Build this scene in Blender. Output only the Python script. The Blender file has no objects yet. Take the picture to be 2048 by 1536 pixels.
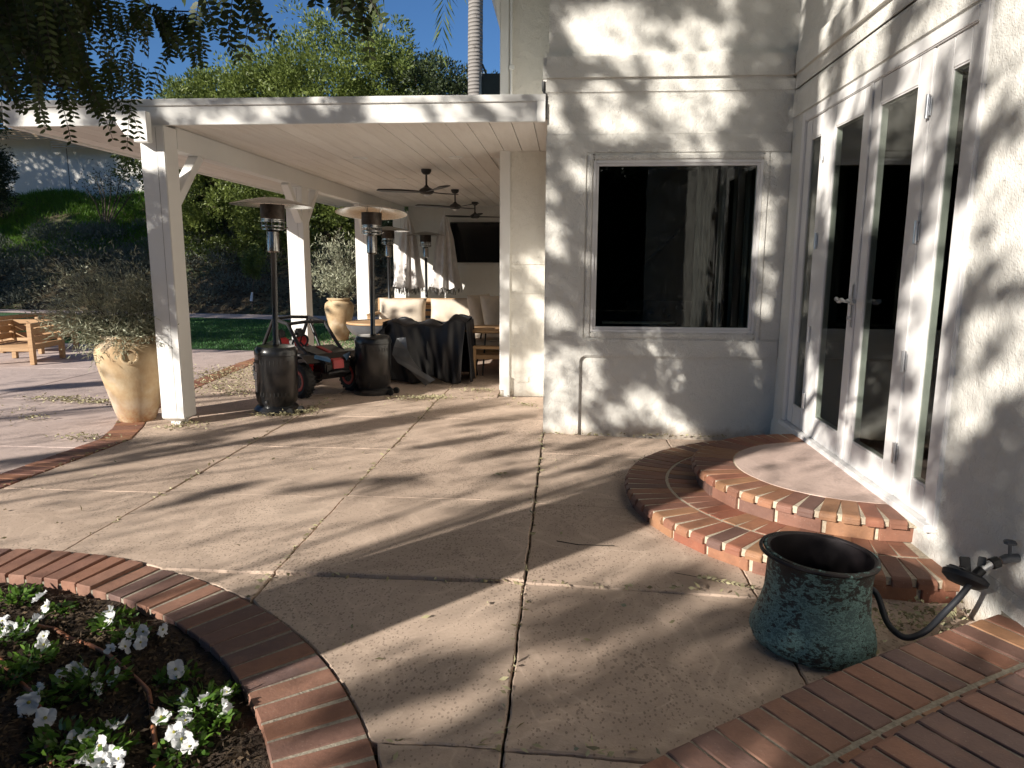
import bpy, bmesh, math, random
import numpy as np
from mathutils import Vector, Matrix
R = math.radians
random.seed(7); rng = np.random.default_rng(11)
scene = bpy.context.scene
COL = scene.collection

# ---------------------------------------------------------------- camera
cam_d = bpy.data.cameras.new('camera'); cam = bpy.data.objects.new('camera', cam_d); COL.objects.link(cam)
cam_d.sensor_width = 36.0; cam_d.lens = 1425.0 * 36 / 2048; cam_d.clip_start = 0.05; cam_d.clip_end = 1200
_yaw, _pitch, _roll = R(4.152), R(9.677), R(0.25)
fw = Vector((-math.sin(_yaw) * math.cos(_pitch), math.cos(_yaw) * math.cos(_pitch), -math.sin(_pitch)))
rt = Vector((math.cos(_yaw), math.sin(_yaw), 0)); up = rt.cross(fw)
r2 = rt * math.cos(_roll) + up * math.sin(_roll); u2 = -rt * math.sin(_roll) + up * math.cos(_roll)
cam.matrix_world = Matrix(((r2.x, u2.x, -fw.x, 0), (r2.y, u2.y, -fw.y, 0), (r2.z, u2.z, -fw.z, 1.55), (0, 0, 0, 1)))
scene.camera = cam

# ---------------------------------------------------------------- sky, sun, exposure
SUNV = Vector((1.667, 1.77, -1.0)).normalized()          # the way the light travels
elev = math.asin(-SUNV.z)
world = bpy.data.worlds.new('World'); scene.world = world; world.use_nodes = True
wn = world.node_tree.nodes; wl = world.node_tree.links
bg = wn['Background']; sky = wn.new('ShaderNodeTexSky'); sky.sky_type = 'NISHITA'; sky.sun_disc = False
sky.sun_elevation = elev; sky.sun_rotation = math.atan2(-SUNV.x, -SUNV.y)
sky.air_density = 1.0; sky.dust_density = 0.0; sky.ozone_density = 8.0; sky.altitude = 200
wl.new(sky.outputs[0], bg.inputs[0]); bg.inputs[1].default_value = 0.066
sun_d = bpy.data.lights.new('sun', 'SUN'); sun_d.energy = 5.0; sun_d.angle = R(0.53); sun_d.color = (1.0, 0.93, 0.83)
sun = bpy.data.objects.new('sun', sun_d); COL.objects.link(sun)
sun.rotation_euler = SUNV.to_track_quat('-Z', 'Y').to_euler()
scene.view_settings.view_transform = 'Standard'; scene.view_settings.look = 'None'
scene.view_settings.gamma = 1.0; scene.view_settings.use_curve_mapping = False
scene.view_settings.exposure = 0.76
scene.cycles.max_bounces = 8; scene.cycles.transparent_max_bounces = 16
scene.cycles.use_denoising = True

# ---------------------------------------------------------------- helpers
def tag(o, label=None, cat=None, group=None, kind=None):
    if label: o['label'] = label
    if cat: o['category'] = cat
    if group: o['group'] = group
    if kind: o['kind'] = kind
    return o
def thing(name, loc, label, cat, group=None, kind=None):
    o = bpy.data.objects.new(name, None); COL.objects.link(o); o.location = loc; o.empty_display_size = 0.1
    return tag(o, label, cat, group, kind)
def org(o):
    v = Vector((0, 0, 0))
    while o is not None:
        v += Vector(o.location); o = o.parent
    return v
def link(name, me, mat, parent=None, smooth=False, local=False, loc=(0, 0, 0), rz=0):
    """local=True: the mesh is in its own space and goes to loc under the parent; else it is in world space"""
    me.materials.clear(); me.materials.append(mat)
    o = bpy.data.objects.new(name, me); COL.objects.link(o)
    if parent is not None: o.parent = parent
    if local:
        o.location = loc; o.rotation_euler = (0, 0, rz)
    else:
        if parent is not None:
            me.transform(Matrix.Translation(-org(parent)))
    if smooth: me.shade_smooth()
    return o
class MB:
    def __init__(s): s.v = []; s.f = []
    def add(s, vs, fs):
        b = len(s.v); s.v += [tuple(p) for p in vs]; s.f += [tuple(i + b for i in f) for f in fs]; return s
    def box(s, x0, x1, y0, y1, z0, z1):
        return s.add([(x0, y0, z0), (x1, y0, z0), (x1, y1, z0), (x0, y1, z0), (x0, y0, z1), (x1, y0, z1), (x1, y1, z1), (x0, y1, z1)],
                     [(3, 2, 1, 0), (4, 5, 6, 7), (0, 1, 5, 4), (1, 2, 6, 5), (2, 3, 7, 6), (3, 0, 4, 7)])
    def bar(s, a, b, w, h, upv=(0, 0, 1)):
        a = Vector(a); b = Vector(b); d = (b - a).normalized(); upv = Vector(upv)
        sd = d.cross(upv)
        if sd.length < 1e-4: sd = d.cross(Vector((0, 1, 0)))
        sd.normalize(); u = sd.cross(d).normalized()
        vs = []
        for p in (a, b):
            for sx, sz in ((-1, -1), (1, -1), (1, 1), (-1, 1)): vs.append(p + sd * sx * w / 2 + u * sz * h / 2)
        return s.add(vs, [(3, 2, 1, 0), (4, 5, 6, 7), (0, 1, 5, 4), (1, 2, 6, 5), (2, 3, 7, 6), (3, 0, 4, 7)])
    def tube(s, pts, rad, n=8, cap=True):
        pts = [Vector(p) for p in pts]
        if not hasattr(rad, '__len__'): rad = [rad] * len(pts)
        d0 = (pts[1] - pts[0]).normalized(); ref = Vector((0, 0, 1)) if abs(d0.z) < 0.9 else Vector((1, 0, 0))
        a = d0.cross(ref).normalized(); vs = []; fs = []
        for i, p in enumerate(pts):
            d = (pts[min(i + 1, len(pts) - 1)] - pts[max(i - 1, 0)]).normalized()
            a = (a - d * a.dot(d)).normalized(); b = d.cross(a)
            for k in range(n):
                t = 2 * math.pi * k / n; vs.append(p + (a * math.cos(t) + b * math.sin(t)) * rad[i])
        for i in range(len(pts) - 1):
            for k in range(n):
                k2 = (k + 1) % n; fs.append((i * n + k, i * n + k2, (i + 1) * n + k2, (i + 1) * n + k))
        if cap:
            fs.append(tuple(range(n))[::-1]); fs.append(tuple((len(pts) - 1) * n + k for k in range(n)))
        return s.add(vs, fs)
    def lathe(s, prof, c=(0, 0, 0), n=32, M=None, cap=True):
        vs = []; fs = []; c = Vector(c)
        for (r, z) in prof:
            for k in range(n):
                t = 2 * math.pi * k / n; p = Vector((r * math.cos(t), r * math.sin(t), z))
                if M is not None: p = M @ p
                vs.append(p + c)
        for i in range(len(prof) - 1):
            for k in range(n):
                k2 = (k + 1) % n; fs.append((i * n + k, i * n + k2, (i + 1) * n + k2, (i + 1) * n + k))
        if cap and prof[0][0] > 1e-4: fs.append(tuple(range(n))[::-1])
        if cap and prof[-1][0] > 1e-4: fs.append(tuple((len(prof) - 1) * n + k for k in range(n)))
        return s.add(vs, fs)
    def prism(s, poly, z0, z1):
        n = len(poly)
        return s.add([(x, y, z0) for x, y in poly] + [(x, y, z1) for x, y in poly],
                     [tuple(range(n))[::-1], tuple(range(n, 2 * n))] + [(i, (i + 1) % n, (i + 1) % n + n, i + n) for i in range(n)])
    def extr(s, poly, d, M):
        """polygon in the xy plane of M, thickness d along its z"""
        n = len(poly)
        return s.add([M @ Vector((x, y, 0)) for x, y in poly] + [M @ Vector((x, y, d)) for x, y in poly],
                     [tuple(range(n))[::-1], tuple(range(n, 2 * n))] + [(i, (i + 1) % n, (i + 1) % n + n, i + n) for i in range(n)])
    def mesh(s, name='m'):
        me = bpy.data.meshes.new(name); me.from_pydata(s.v, [], s.f); me.update()
        return me
    def build(s, name, mat, parent=None, smooth=False, bevel=0, seg=2, fixn=True, **k):
        me = s.mesh(name)
        if fixn or bevel:
            bm = bmesh.new(); bm.from_mesh(me)
            bmesh.ops.recalc_face_normals(bm, faces=bm.faces)
            if bevel: bmesh.ops.bevel(bm, geom=[e for e in bm.edges if len(e.link_faces) == 2 and e.calc_face_angle(0) > 0.5], offset=bevel, segments=seg, affect='EDGES', clamp_overlap=True)
            bm.to_mesh(me); bm.free()
        o = link(name, me, mat, parent, smooth, **k)
        if smooth == 'auto' or smooth: 
            try: me.set_sharp_from_angle(angle=R(38))
            except Exception: pass
        return o
def npmesh(name, V, F, mat, parent=None, attr=None):
    """fast mesh from numpy: V (n,3), F (m,k)"""
    V = np.asarray(V, dtype=np.float32).copy()
    if parent is not None: V -= np.array(org(parent), dtype=np.float32)
    me = bpy.data.meshes.new(name); k = F.shape[1]; m = len(F)
    me.vertices.add(len(V)); me.vertices.foreach_set('co', V.ravel())
    me.loops.add(m * k); me.loops.foreach_set('vertex_index', F.astype(np.int32).ravel())
    me.polygons.add(m); me.polygons.foreach_set('loop_start', np.arange(0, m * k, k, dtype=np.int32))
    try: me.polygons.foreach_set('loop_total', np.full(m, k, dtype=np.int32))
    except Exception: pass
    me.update(calc_edges=True)
    if attr is not None:
        a = me.attributes.new('tone', 'FLOAT', 'FACE'); a.data.foreach_set('value', attr.astype(np.float32))
    me.materials.append(mat)
    o = bpy.data.objects.new(name, me); COL.objects.link(o)
    if parent is not None: o.parent = parent
    return o
def unit(a): return a / np.maximum(np.linalg.norm(a, axis=-1, keepdims=True), 1e-9)
LEAFN = {4: [(0, 0), (0.45, 0.5), (1, 0), (0.45, -0.5)],
         6: [(0, 0), (0.25, 0.42), (0.65, 0.46), (1, 0), (0.65, -0.46), (0.25, -0.42)]}
def leafmesh(name, P, D, L, W, mat, parent=None, shape=4, tone=None, curl=0.15, N=None):
    """P leaf base (n,3); D direction; L, W sizes"""
    n = len(P); D = unit(np.asarray(D, float)); L = np.broadcast_to(L, (n,))[:, None]; W = np.broadcast_to(W, (n,))[:, None]
    if N is None: N = rng.normal(size=(n, 3)) + np.array([0, 0, 0.8])
    S = unit(np.cross(D, N)); N = np.cross(S, D); prof = LEAFN[shape]; V = []
    for (t, w) in prof: V.append(P + D * L * t + S * W * w - N * L * curl * (t * t) + N * W * abs(w) * 0.25)
    V = np.stack(V, 1).reshape(-1, 3); k = len(prof)
    F = np.arange(n * k).reshape(n, k)
    if tone is None: tone = rng.random(n)
    return npmesh(name, V, F, mat, parent, tone)
def copy_tree(o, parent=None):
    c = o.copy(); COL.objects.link(c)
    if parent is not None: c.parent = parent
    for ch in list(o.children): copy_tree(ch, c)
    return c
def smooth_path(P, k=6):
    P = [Vector(p) for p in P]; out = []
    for i in range(len(P) - 1):
        a, b, c, d = P[max(i - 1, 0)], P[i], P[i + 1], P[min(i + 2, len(P) - 1)]
        for j in range(k):
            t = j / k; out.append(.5 * ((2 * b) + (c - a) * t + (2 * a - 5 * b + 4 * c - d) * t * t + (3 * b - a - 3 * c + d) * t ** 3))
    return out + [P[-1]]
def circ(r, n=24): return [(r * math.cos(2 * math.pi * k / n), r * math.sin(2 * math.pi * k / n)) for k in range(n)]

# ---------------------------------------------------------------- materials
class NT:
    def __init__(s, name):
        s.m = bpy.data.materials.new(name); s.m.use_nodes = True; s.t = s.m.node_tree
        s.b = s.t.nodes['Principled BSDF']; s.out = s.t.nodes['Material Output']
    def n(s, typ, **k):
        x = s.t.nodes.new('ShaderNode' + typ)
        for a, v in k.items():
            if a.startswith('i_'): x.inputs[a[2:].replace('_', ' ')].default_value = v
            else: setattr(x, a, v)
        return x
    def l(s, a, b): s.t.links.new(a, b)
    def obj(s): return s.n('TexCoord').outputs['Object']
    def pos(s): return s.n('NewGeometry').outputs['Position']
    def noise(s, scale, detail=4, rough=0.55, vec=None, stretch=None, dist=0):
        x = s.n('TexNoise'); x.inputs['Scale'].default_value = scale; x.inputs['Detail'].default_value = detail
        x.inputs['Roughness'].default_value = rough; x.inputs['Distortion'].default_value = dist
        v = vec or s.pos()
        if stretch:
            mp = s.n('Mapping'); mp.inputs['Scale'].default_value = stretch; s.l(v, mp.inputs[0]); v = mp.outputs[0]
        s.l(v, x.inputs['Vector']); return x.outputs['Fac']
    def ramp(s, fac, stops, interp='LINEAR'):
        x = s.n('ValToRGB'); x.color_ramp.interpolation = interp; el = x.color_ramp.elements
        while len(el) < len(stops): el.new(0.5)
        for e, (p, c) in zip(el, stops):
            e.position = p; e.color = (*c, 1) if len(c) == 3 else c
        s.l(fac, x.inputs[0]); return x.outputs[0]
    def mix(s, fac, a, b, mode='MIX'):
        x = s.n('Mix', data_type='RGBA', blend_type=mode)
        if isinstance(fac, (int, float)): x.inputs[0].default_value = fac
        else: s.l(fac, x.inputs[0])
        for v, i in ((a, 6), (b, 7)):
            if isinstance(v, tuple): x.inputs[i].default_value = (*v, 1)
            else: s.l(v, x.inputs[i])
        return x.outputs[2]
    def math(s, op, a, b=0.0):
        x = s.n('Math', operation=op)
        for v, i in ((a, 0), (b, 1)):
            if isinstance(v, (int, float)): x.inputs[i].default_value = v
            else: s.l(v, x.inputs[i])
        return x.outputs[0]
    def bump(s, h, dist=0.01, strength=1.0, prev=None):
        x = s.n('Bump'); x.inputs['Distance'].default_value = dist; x.inputs['Strength'].default_value = strength
        s.l(h, x.inputs['Height'])
        if prev is not None: s.l(prev, x.inputs['Normal'])
        s.l(x.outputs[0], s.b.inputs['Normal']); return x.outputs[0]
    def col(s, c):
        if isinstance(c, tuple): s.b.inputs['Base Color'].default_value = (*c, 1)
        else: s.l(c, s.b.inputs['Base Color'])
    def set(s, rough=None, metal=None, spec=None, coat=None):
        if rough is not None:
            if isinstance(rough, (int, float)): s.b.inputs['Roughness'].default_value = rough
            else: s.l(rough, s.b.inputs['Roughness'])
        if metal is not None: s.b.inputs['Metallic'].default_value = metal
        if spec is not None: s.b.inputs['Specular IOR Level'].default_value = spec
        if coat is not None: s.b.inputs['Coat Weight'].default_value = coat; s.b.inputs['Coat Roughness'].default_value = 0.12
        return s.m
def simple(name, c, rough=0.6, metal=0.0, var=0.12, scale=8, bump=0.0, bscale=60, spec=0.5, coat=None):
    t = NT(name); f = t.noise(scale)
    lo = tuple(x * (1 - var) for x in c); hi = tuple(min(1, x * (1 + var)) for x in c)
    t.col(t.ramp(f, [(0.3, lo), (0.7, hi)]))
    if bump: t.bump(t.noise(bscale), bump)
    return t.set(rough, metal, spec, coat)
M = {}
def stucco(name, c, warm=0.0):
    t = NT(name); big = t.noise(1.3, 3, 0.5); fine = t.noise(100, 3, 0.6); mid = t.noise(9, 4, 0.6)
    lo = tuple(x * 0.93 for x in c)
    a = t.ramp(big, [(0.3, lo), (0.65, c)])
    st = t.noise(3.2, 5, 0.65, stretch=(1, 1, 0.25))
    a = t.mix(t.ramp(st, [(0.55, (0, 0, 0)), (0.8, (0.35, 0.35, 0.35))]), a, (c[0] * .83, c[1] * .81, c[2] * .76))
    zs = t.n('SeparateXYZ'); t.l(t.pos(), zs.inputs[0]); lowm = t.ramp(t.math('ADD', zs.outputs[2], t.math('MULTIPLY', t.noise(11, 4, .6), 0.16)), [(0.07, (.75, .75, .75)), (0.16, (0, 0, 0))])
    a = t.mix(lowm, a, (0.42, 0.34, 0.26)); ck = t.ramp(t.noise(4.0, 2, .4, dist=1.2), [(.495, (0, 0, 0)), (.5, (.28, .28, .28)), (.505, (0, 0, 0))]); a = t.mix(ck, a, tuple(x * .6 for x in c))
    t.col(a); b1 = t.bump(mid, 0.02, 0.9); t.bump(fine, 0.006, 1.0, b1)
    return t.set(0.88, 0, 0.25)
M['stucco'] = stucco('white_stucco', (0.76, 0.745, 0.70))
M['stucco2'] = stucco('cream_stucco', (0.76, 0.73, 0.66))
def paint(name, c, grain=0.0):
    t = NT(name); f = t.noise(2.0); f2 = t.noise(30, 4, 0.6, stretch=(1, 1, 0.15))
    a = t.ramp(f, [(0.3, tuple(x * .95 for x in c)), (0.7, c)])
    a = t.mix(t.ramp(f2, [(0.62, (0, 0, 0)), (0.75, (0.18, 0.18, 0.18))]), a, tuple(x * .8 for x in c)); t.col(a)
    t.bump(t.noise(45, 4, 0.6, stretch=(1, 0.12, 1)), 0.0012)
    return t.set(0.5, 0, 0.4)
M['paint'] = paint('white_paint', (0.80, 0.795, 0.77))
M['vinyl'] = paint('white_vinyl', (0.80, 0.79, 0.785))
# ceiling planks: each plank is an object; a bit of shift from one to the next
t = NT('ceiling_planks'); oi = t.n('ObjectInfo').outputs['Random']
g_ = t.noise(14, 6, 0.7, stretch=(1, 0.1, 1))
a = t.ramp(oi, [(0, (0.70, 0.66, 0.615)), (1, (0.80, 0.765, 0.725))])
a = t.mix(t.ramp(g_, [(0.45, (0, 0, 0)), (0.75, (0.4, 0.4, 0.4))]), a, (0.52, 0.46, 0.41)); t.col(a)
t.bump(g_, 0.002); M['plank'] = t.set(0.6)
# concrete slabs
def concrete(name, c1, c2, c3, pit=0.42):
    t = NT(name); oi = t.n('ObjectInfo').outputs['Random']
    a = t.ramp(t.noise(0.9, 5, 0.6), [(0.3, c1), (0.55, c2), (0.75, c3)])
    a = t.mix(t.ramp(t.noise(0.45, 4, .6, dist=.5), [(0.5, (0, 0, 0)), (0.72, (.35, .35, .35))]), a, tuple(x * .62 for x in c1)); a = t.mix(0.42, a, t.ramp(oi, [(0, tuple(x * .86 for x in c2)), (1, tuple(min(1, x * 1.1) for x in c3))]))
    # pale swept-over films and rings left by old sealer
    w = t.noise(1.7, 2, 0.4, dist=1.6); ring = t.ramp(w, [(0.47, (0, 0, 0)), (0.5, (1, 1, 1)), (0.53, (0, 0, 0))])
    a = t.mix(t.math('MULTIPLY', ring, 0.3), a, tuple(min(1, x * 1.28) for x in c3))
    film = t.ramp(t.noise(2.6, 3, 0.5, dist=0.8), [(0.54, (0, 0, 0)), (0.56, (1, 1, 1))])
    a = t.mix(t.math('MULTIPLY', film, 0.26), a, tuple(x * .8 for x in c1))
    sp = t.noise(55, 3, 0.7); a = t.mix(t.math('MULTIPLY', t.ramp(sp, [(0.4, (0, 0, 0)), (0.7, (1, 1, 1))]), 0.22), a, tuple(x * .7 for x in c1))
    # pits
    vo = t.n('TexVoronoi', feature='F1'); vo.inputs['Scale'].default_value = 70; vo.inputs['Randomness'].default_value = 1
    mp = t.n('Mapping'); mp.inputs['Scale'].default_value = (1, 0.62, 1); t.l(t.pos(), mp.inputs[0]); t.l(mp.outputs[0], vo.inputs['Vector'])
    dens = t.noise(1.1, 4, 0.6)
    thr = t.math('MULTIPLY', t.ramp(dens, [(0.3, (0.12, 0.12, 0.12)), (0.62, (0.40, 0.40, 0.40))]), 1.0)
    pitm = t.math('LESS_THAN', vo.outputs['Distance'], thr)
    sel = t.math('GREATER_THAN', t.noise(31, 2, 0.5), 0.44); pitm = t.math('MULTIPLY', pitm, sel)
    a = t.mix(t.math('MULTIPLY', pitm, pit), a, tuple(x * .22 for x in c1)); t.col(a)
    b = t.bump(t.noise(90, 4, 0.7), 0.0022, 0.8); t.bump(t.math('SUBTRACT', 1.0, pitm), 0.004, 1.0, b)
    return t.set(0.85, 0, 0.3)
M['concrete'] = concrete('tan_concrete', (0.43, 0.325, 0.255), (0.54, 0.415, 0.33), (0.61, 0.485, 0.39))
M['pink'] = concrete('pink_concrete', (0.47, 0.37, 0.335), (0.54, 0.43, 0.39), (0.58, 0.475, 0.43), 0.2)
M['landing'] = concrete('landing_concrete', (0.50, 0.37, 0.32), (0.57, 0.43, 0.375), (0.62, 0.485, 0.43), 0.1)
M['joint'] = simple('dark_joint_dirt', (0.05, 0.038, 0.028), 0.95, var=.4, scale=40)
# bricks: each brick is an object; colour by object
def brickm(name, stops, rough=0.62, stain=0.35):
    t = NT(name); oi = t.n('ObjectInfo').outputs['Random']
    a = t.ramp(oi, stops, 'CONSTANT'); wn_ = t.n('TexWhiteNoise', noise_dimensions='1D'); t.l(oi, wn_.inputs['W'])
    a = t.mix(t.math('MULTIPLY', wn_.outputs['Value'], 0.3), a, (0.29, 0.15, 0.10))
    f = t.noise(18, 5, 0.65); a = t.mix(t.ramp(f, [(0.4, (0, 0, 0)), (0.75, (stain, stain, stain))]), a, (0.10, 0.055, 0.045))
    f3 = t.noise(7, 4, 0.7); a = t.mix(t.ramp(f3, [(0.55, (0, 0, 0)), (0.8, (0.3, 0.3, 0.3))]), a, (0.42, 0.21, 0.12))
    f2 = t.noise(120, 2, 0.5); a = t.mix(t.ramp(f2, [(0.68, (0, 0, 0)), (0.74, (0.35, 0.35, 0.35))]), a, (0.5, 0.42, 0.34)); t.col(a)
    b = t.bump(t.noise(70, 4, 0.65), 0.0018); t.bump(f3, 0.006, 0.5, b); return t.set(rough, 0, 0.4)
M['brick'] = brickm('red_brick', [(0, (0.25, 0.115, 0.075)), (0.2, (0.32, 0.15, 0.085)), (0.4, (0.22, 0.105, 0.075)), (0.6, (0.35, 0.185, 0.10)), (0.8, (0.15, 0.085, 0.07)), (0.93, (0.28, 0.105, 0.065))])
M['brick2'] = brickm('bed_edge_brick', [(0, (0.28, 0.145, 0.105)), (0.25, (0.32, 0.175, 0.125)), (0.5, (0.21, 0.125, 0.105)), (0.7, (0.33, 0.165, 0.11)), (0.85, (0.17, 0.11, 0.10))], 0.7)
M['mortar'] = simple('pale_mortar', (0.50, 0.43, 0.33), 0.95, var=.22, scale=60, bump=0.004, bscale=90)
M['mortar2'] = simple('grey_mortar', (0.34, 0.30, 0.24), 0.95, var=.3, scale=60, bump=0.004, bscale=90)
M['soil'] = simple('dark_mulch_soil', (0.050, 0.032, 0.020), 0.95, var=.5, scale=30, bump=0.02, bscale=45)
M['black'] = simple('black_enamel', (0.010, 0.011, 0.013), 0.3, var=.3, coat=0.35)
M['blackmat'] = simple('black_plastic', (0.014, 0.014, 0.016), 0.45, var=.3)
M['rubber'] = simple('black_rubber', (0.018, 0.018, 0.018), 0.75, var=.3, bump=0.002)
M['steel'] = simple('brushed_steel', (0.42, 0.41, 0.39), 0.25, 1.0, var=.15, scale=20)
M['steelmesh'] = simple('dark_emitter_screen', (0.05, 0.038, 0.03), 0.45, 0.6, var=.5, scale=25)
M['red'] = simple('red_plastic', (0.42, 0.02, 0.022), 0.35, var=.15)
M['blue'] = simple('blue_lens', (0.10, 0.20, 0.34), 0.2, var=.15)
M['silver'] = simple('satin_silver', (0.72, 0.73, 0.75), 0.3, 0.85, var=.08)
M['ceram'] = None
M['wood'] = None
t = NT('teak_wood'); gr = t.noise(7, 6, 0.65, stretch=(1, 1, 9)); gr2 = t.noise(3, 5, .6, vec=t.obj(), stretch=(0.8, 12, 12))
a = t.ramp(gr2, [(0.3, (0.34, 0.20, 0.10)), (0.7, (0.52, 0.34, 0.18))]); oi = t.n('ObjectInfo').outputs['Random']
a = t.mix(t.math('MULTIPLY', oi, 0.3), a, (0.44, 0.25, 0.12)); t.col(a); t.bump(gr2, 0.002); M['wood'] = t.set(0.6)
M['palewood'] = simple('pale_slat_wood', (0.62, 0.44, 0.27), 0.7, var=.2, scale=3)
t = NT('terracotta_jar'); a = t.ramp(t.noise(3.5, 5, 0.6), [(0.3, (0.33, 0.215, 0.12)), (0.5, (0.46, 0.335, 0.20)), (0.7, (0.56, 0.46, 0.31))])
zz = t.n('SeparateXYZ'); t.l(t.pos(), zz.inputs[0])
low = t.ramp(zz.outputs[2], [(0.0, (1, 1, 1)), (0.22, (0, 0, 0))]); f = t.noise(26, 4, .7)
a = t.mix(t.math('MULTIPLY', low, t.ramp(f, [(0.42, (0, 0, 0)), (0.6, (0.9, 0.9, 0.9))])), a, (0.36, 0.17, 0.08))
a = t.mix(t.ramp(t.noise(2.2, 4, .6), [(0.55, (0, 0, 0)), (0.75, (0.5, 0.5, 0.5))]), a, (0.70, 0.67, 0.60)); t.col(a)
b = t.bump(t.noise(60, 4, .7), 0.003); M['ceram'] = t.set(0.85, 0, 0.2)
t = NT('verdigris_copper'); f = t.noise(30, 9, .78, stretch=(1, 1, 1.8), dist=0.3); f2 = t.noise(5, 3, .6)
zc = t.n('SeparateXYZ'); t.l(t.pos(), zc.inputs[0]); fa = t.math('ADD', t.math('ADD', t.math('MULTIPLY', f, 0.72), t.math('MULTIPLY', f2, 0.34)), t.math('MULTIPLY', t.math('SUBTRACT', 0.17, zc.outputs[2]), 0.14))
a = t.ramp(fa, [(0.47, (0.035, 0.028, 0.026)), (0.52, (0.035, 0.055, 0.052)), (0.56, (0.24, 0.42, 0.39)), (0.59, (0.06, 0.10, 0.10)), (0.66, (0.13, 0.22, 0.21)), (0.75, (0.32, 0.48, 0.43))])
t.col(a); t.bump(f, 0.004); M['copper'] = t.set(0.55, 0.25)
M['copperin'] = simple('blackened_copper', (0.030, 0.024, 0.026), 0.5, 0.5, var=.4)
M['cloth'] = simple('charcoal_cover_fabric', (0.013, 0.014, 0.018), 0.5, var=.3, scale=5, bump=0.002, bscale=200)
M['clothin'] = simple('silver_lining_fabric', (0.16, 0.165, 0.17), 0.32, 0.3, var=.3, scale=5)
M['cushion'] = simple('beige_cushion_fabric', (0.60, 0.52, 0.42), 0.85, var=.12, scale=6, bump=0.003, bscale=150)
M['whitefab'] = simple('white_parasol_fabric', (0.72, 0.69, 0.67), 0.85, var=.1)
M['fringe'] = simple('dark_trim_fabric', (0.16, 0.15, 0.14), 0.9, var=.4, scale=80)
M['curtain'] = simple('white_curtain', (0.34, 0.34, 0.34), 0.8, var=.05)
M['screen'] = simple('tv_screen', (0.006, 0.006, 0.007), 0.12, var=.1)
M['bowl'] = simple('grey_fire_bowl', (0.10, 0.105, 0.115), 0.35, var=.15)
M['paper'] = simple('white_sticker', (0.75, 0.76, 0.78), 0.5, var=.06)
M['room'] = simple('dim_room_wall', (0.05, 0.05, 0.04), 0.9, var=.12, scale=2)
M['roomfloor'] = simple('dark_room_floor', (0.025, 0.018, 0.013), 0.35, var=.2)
M['piano'] = simple('black_piano_lacquer', (0.010, 0.012, 0.022), 0.12, var=.1)
M['ivory'] = simple('ivory_keys', (0.7, 0.68, 0.6), 0.4, var=.05)
M['darkgreen'] = simple('dark_green_sheet', (0.035, 0.05, 0.047), 0.6, var=.12)
M['tube'] = simple('brown_drip_tube', (0.30, 0.12, 0.06), 0.5, var=.3, scale=9)
M['hose'] = simple('slate_hose', (0.012, 0.014, 0.020), 0.6, var=.2)
M['bark'] = simple('tree_bark', (0.11, 0.085, 0.065), 0.95, var=.4, scale=14, bump=0.02, bscale=24)
M['twig'] = simple('dark_twig', (0.06, 0.05, 0.038), 0.9, var=.3, scale=20)
t = NT('palm_bark'); zz = t.n('SeparateXYZ'); t.l(t.pos(), zz.inputs[0])
wv = t.n('TexWave', wave_type='BANDS', bands_direction='Z'); wv.inputs['Scale'].default_value = 3.6; wv.inputs['Distortion'].default_value = 1.2; wv.inputs['Detail'].default_value = 3; t.l(t.pos(), wv.inputs['Vector'])
pn = t.noise(9, 5, .7); a = t.ramp(wv.outputs['Fac'], [(0.0, (0.19, 0.175, 0.16)), (0.25, (0.23, 0.212, 0.195)), (1, (0.265, 0.245, 0.225))])
a = t.mix(t.ramp(pn, [(0.6, (0, 0, 0)), (0.66, (0.8, 0.8, 0.8))]), a, (0.10, 0.09, 0.08)); t.col(a); t.bump(wv.outputs['Fac'], 0.03); M['palm'] = t.set(0.9)
def leafmat(name, lo, hi, spec=0.4, trans=0.3, rough=0.5, third=None):
    t = NT(name); at = t.n('Attribute', attribute_name='tone', attribute_type='GEOMETRY').outputs['Fac']
    nz = t.noise(0.8, 3, .5); f = t.math('ADD', t.math('MULTIPLY', at, 0.6), t.math('MULTIPLY', nz, 0.4))
    st = [(0.15, lo), (0.8, hi)] + ([(0.93, third)] if third else [])
    c = t.ramp(f, st); t.col(c); t.set(rough, 0, spec)
    tr = t.n('BsdfTranslucent'); t.l(t.mix(0.5, c, tuple(min(1, x * 1.6) for x in hi)), tr.inputs[0])
    mx = t.n('MixShader'); mx.inputs[0].default_value = trans; t.l(t.b.outputs[0], mx.inputs[1]); t.l(tr.outputs[0], mx.inputs[2])
    t.l(mx.outputs[0], t.out.inputs[0]); return t.m
M['leaf'] = leafmat('tree_leaves', (0.055, 0.085, 0.02), (0.19, 0.235, 0.055), trans=0.25)
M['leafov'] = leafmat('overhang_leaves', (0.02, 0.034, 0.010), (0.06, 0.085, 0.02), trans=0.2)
M['leafdark'] = leafmat('dark_bush_leaves', (0.020, 0.034, 0.014), (0.055, 0.075, 0.030), trans=0.15)
M['sage'] = leafmat('grey_sage_leaves', (0.07, 0.085, 0.065), (0.21, 0.22, 0.17), trans=0.1, rough=.7)
M['olive'] = leafmat('olive_leaves', (0.18, 0.20, 0.13), (0.42, 0.43, 0.31), trans=0.12, third=(0.5, 0.5, 0.4))
M['pansyleaf'] = leafmat('pansy_leaves', (0.035, 0.085, 0.014), (0.13, 0.24, 0.035), trans=0.3, rough=.35)
M['litter'] = leafmat('dry_leaf_litter', (0.20, 0.17, 0.09), (0.50, 0.47, 0.29), trans=0.05, rough=.8)
M['chips'] = leafmat('mulch_chips', (0.030, 0.020, 0.012), (0.16, 0.11, 0.065), trans=0.0, rough=.9, third=(0.32, 0.25, 0.16))
M['grass'] = leafmat('hill_grass_blades', (0.05, 0.12, 0.010), (0.14, 0.27, 0.03), trans=0.35)
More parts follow.
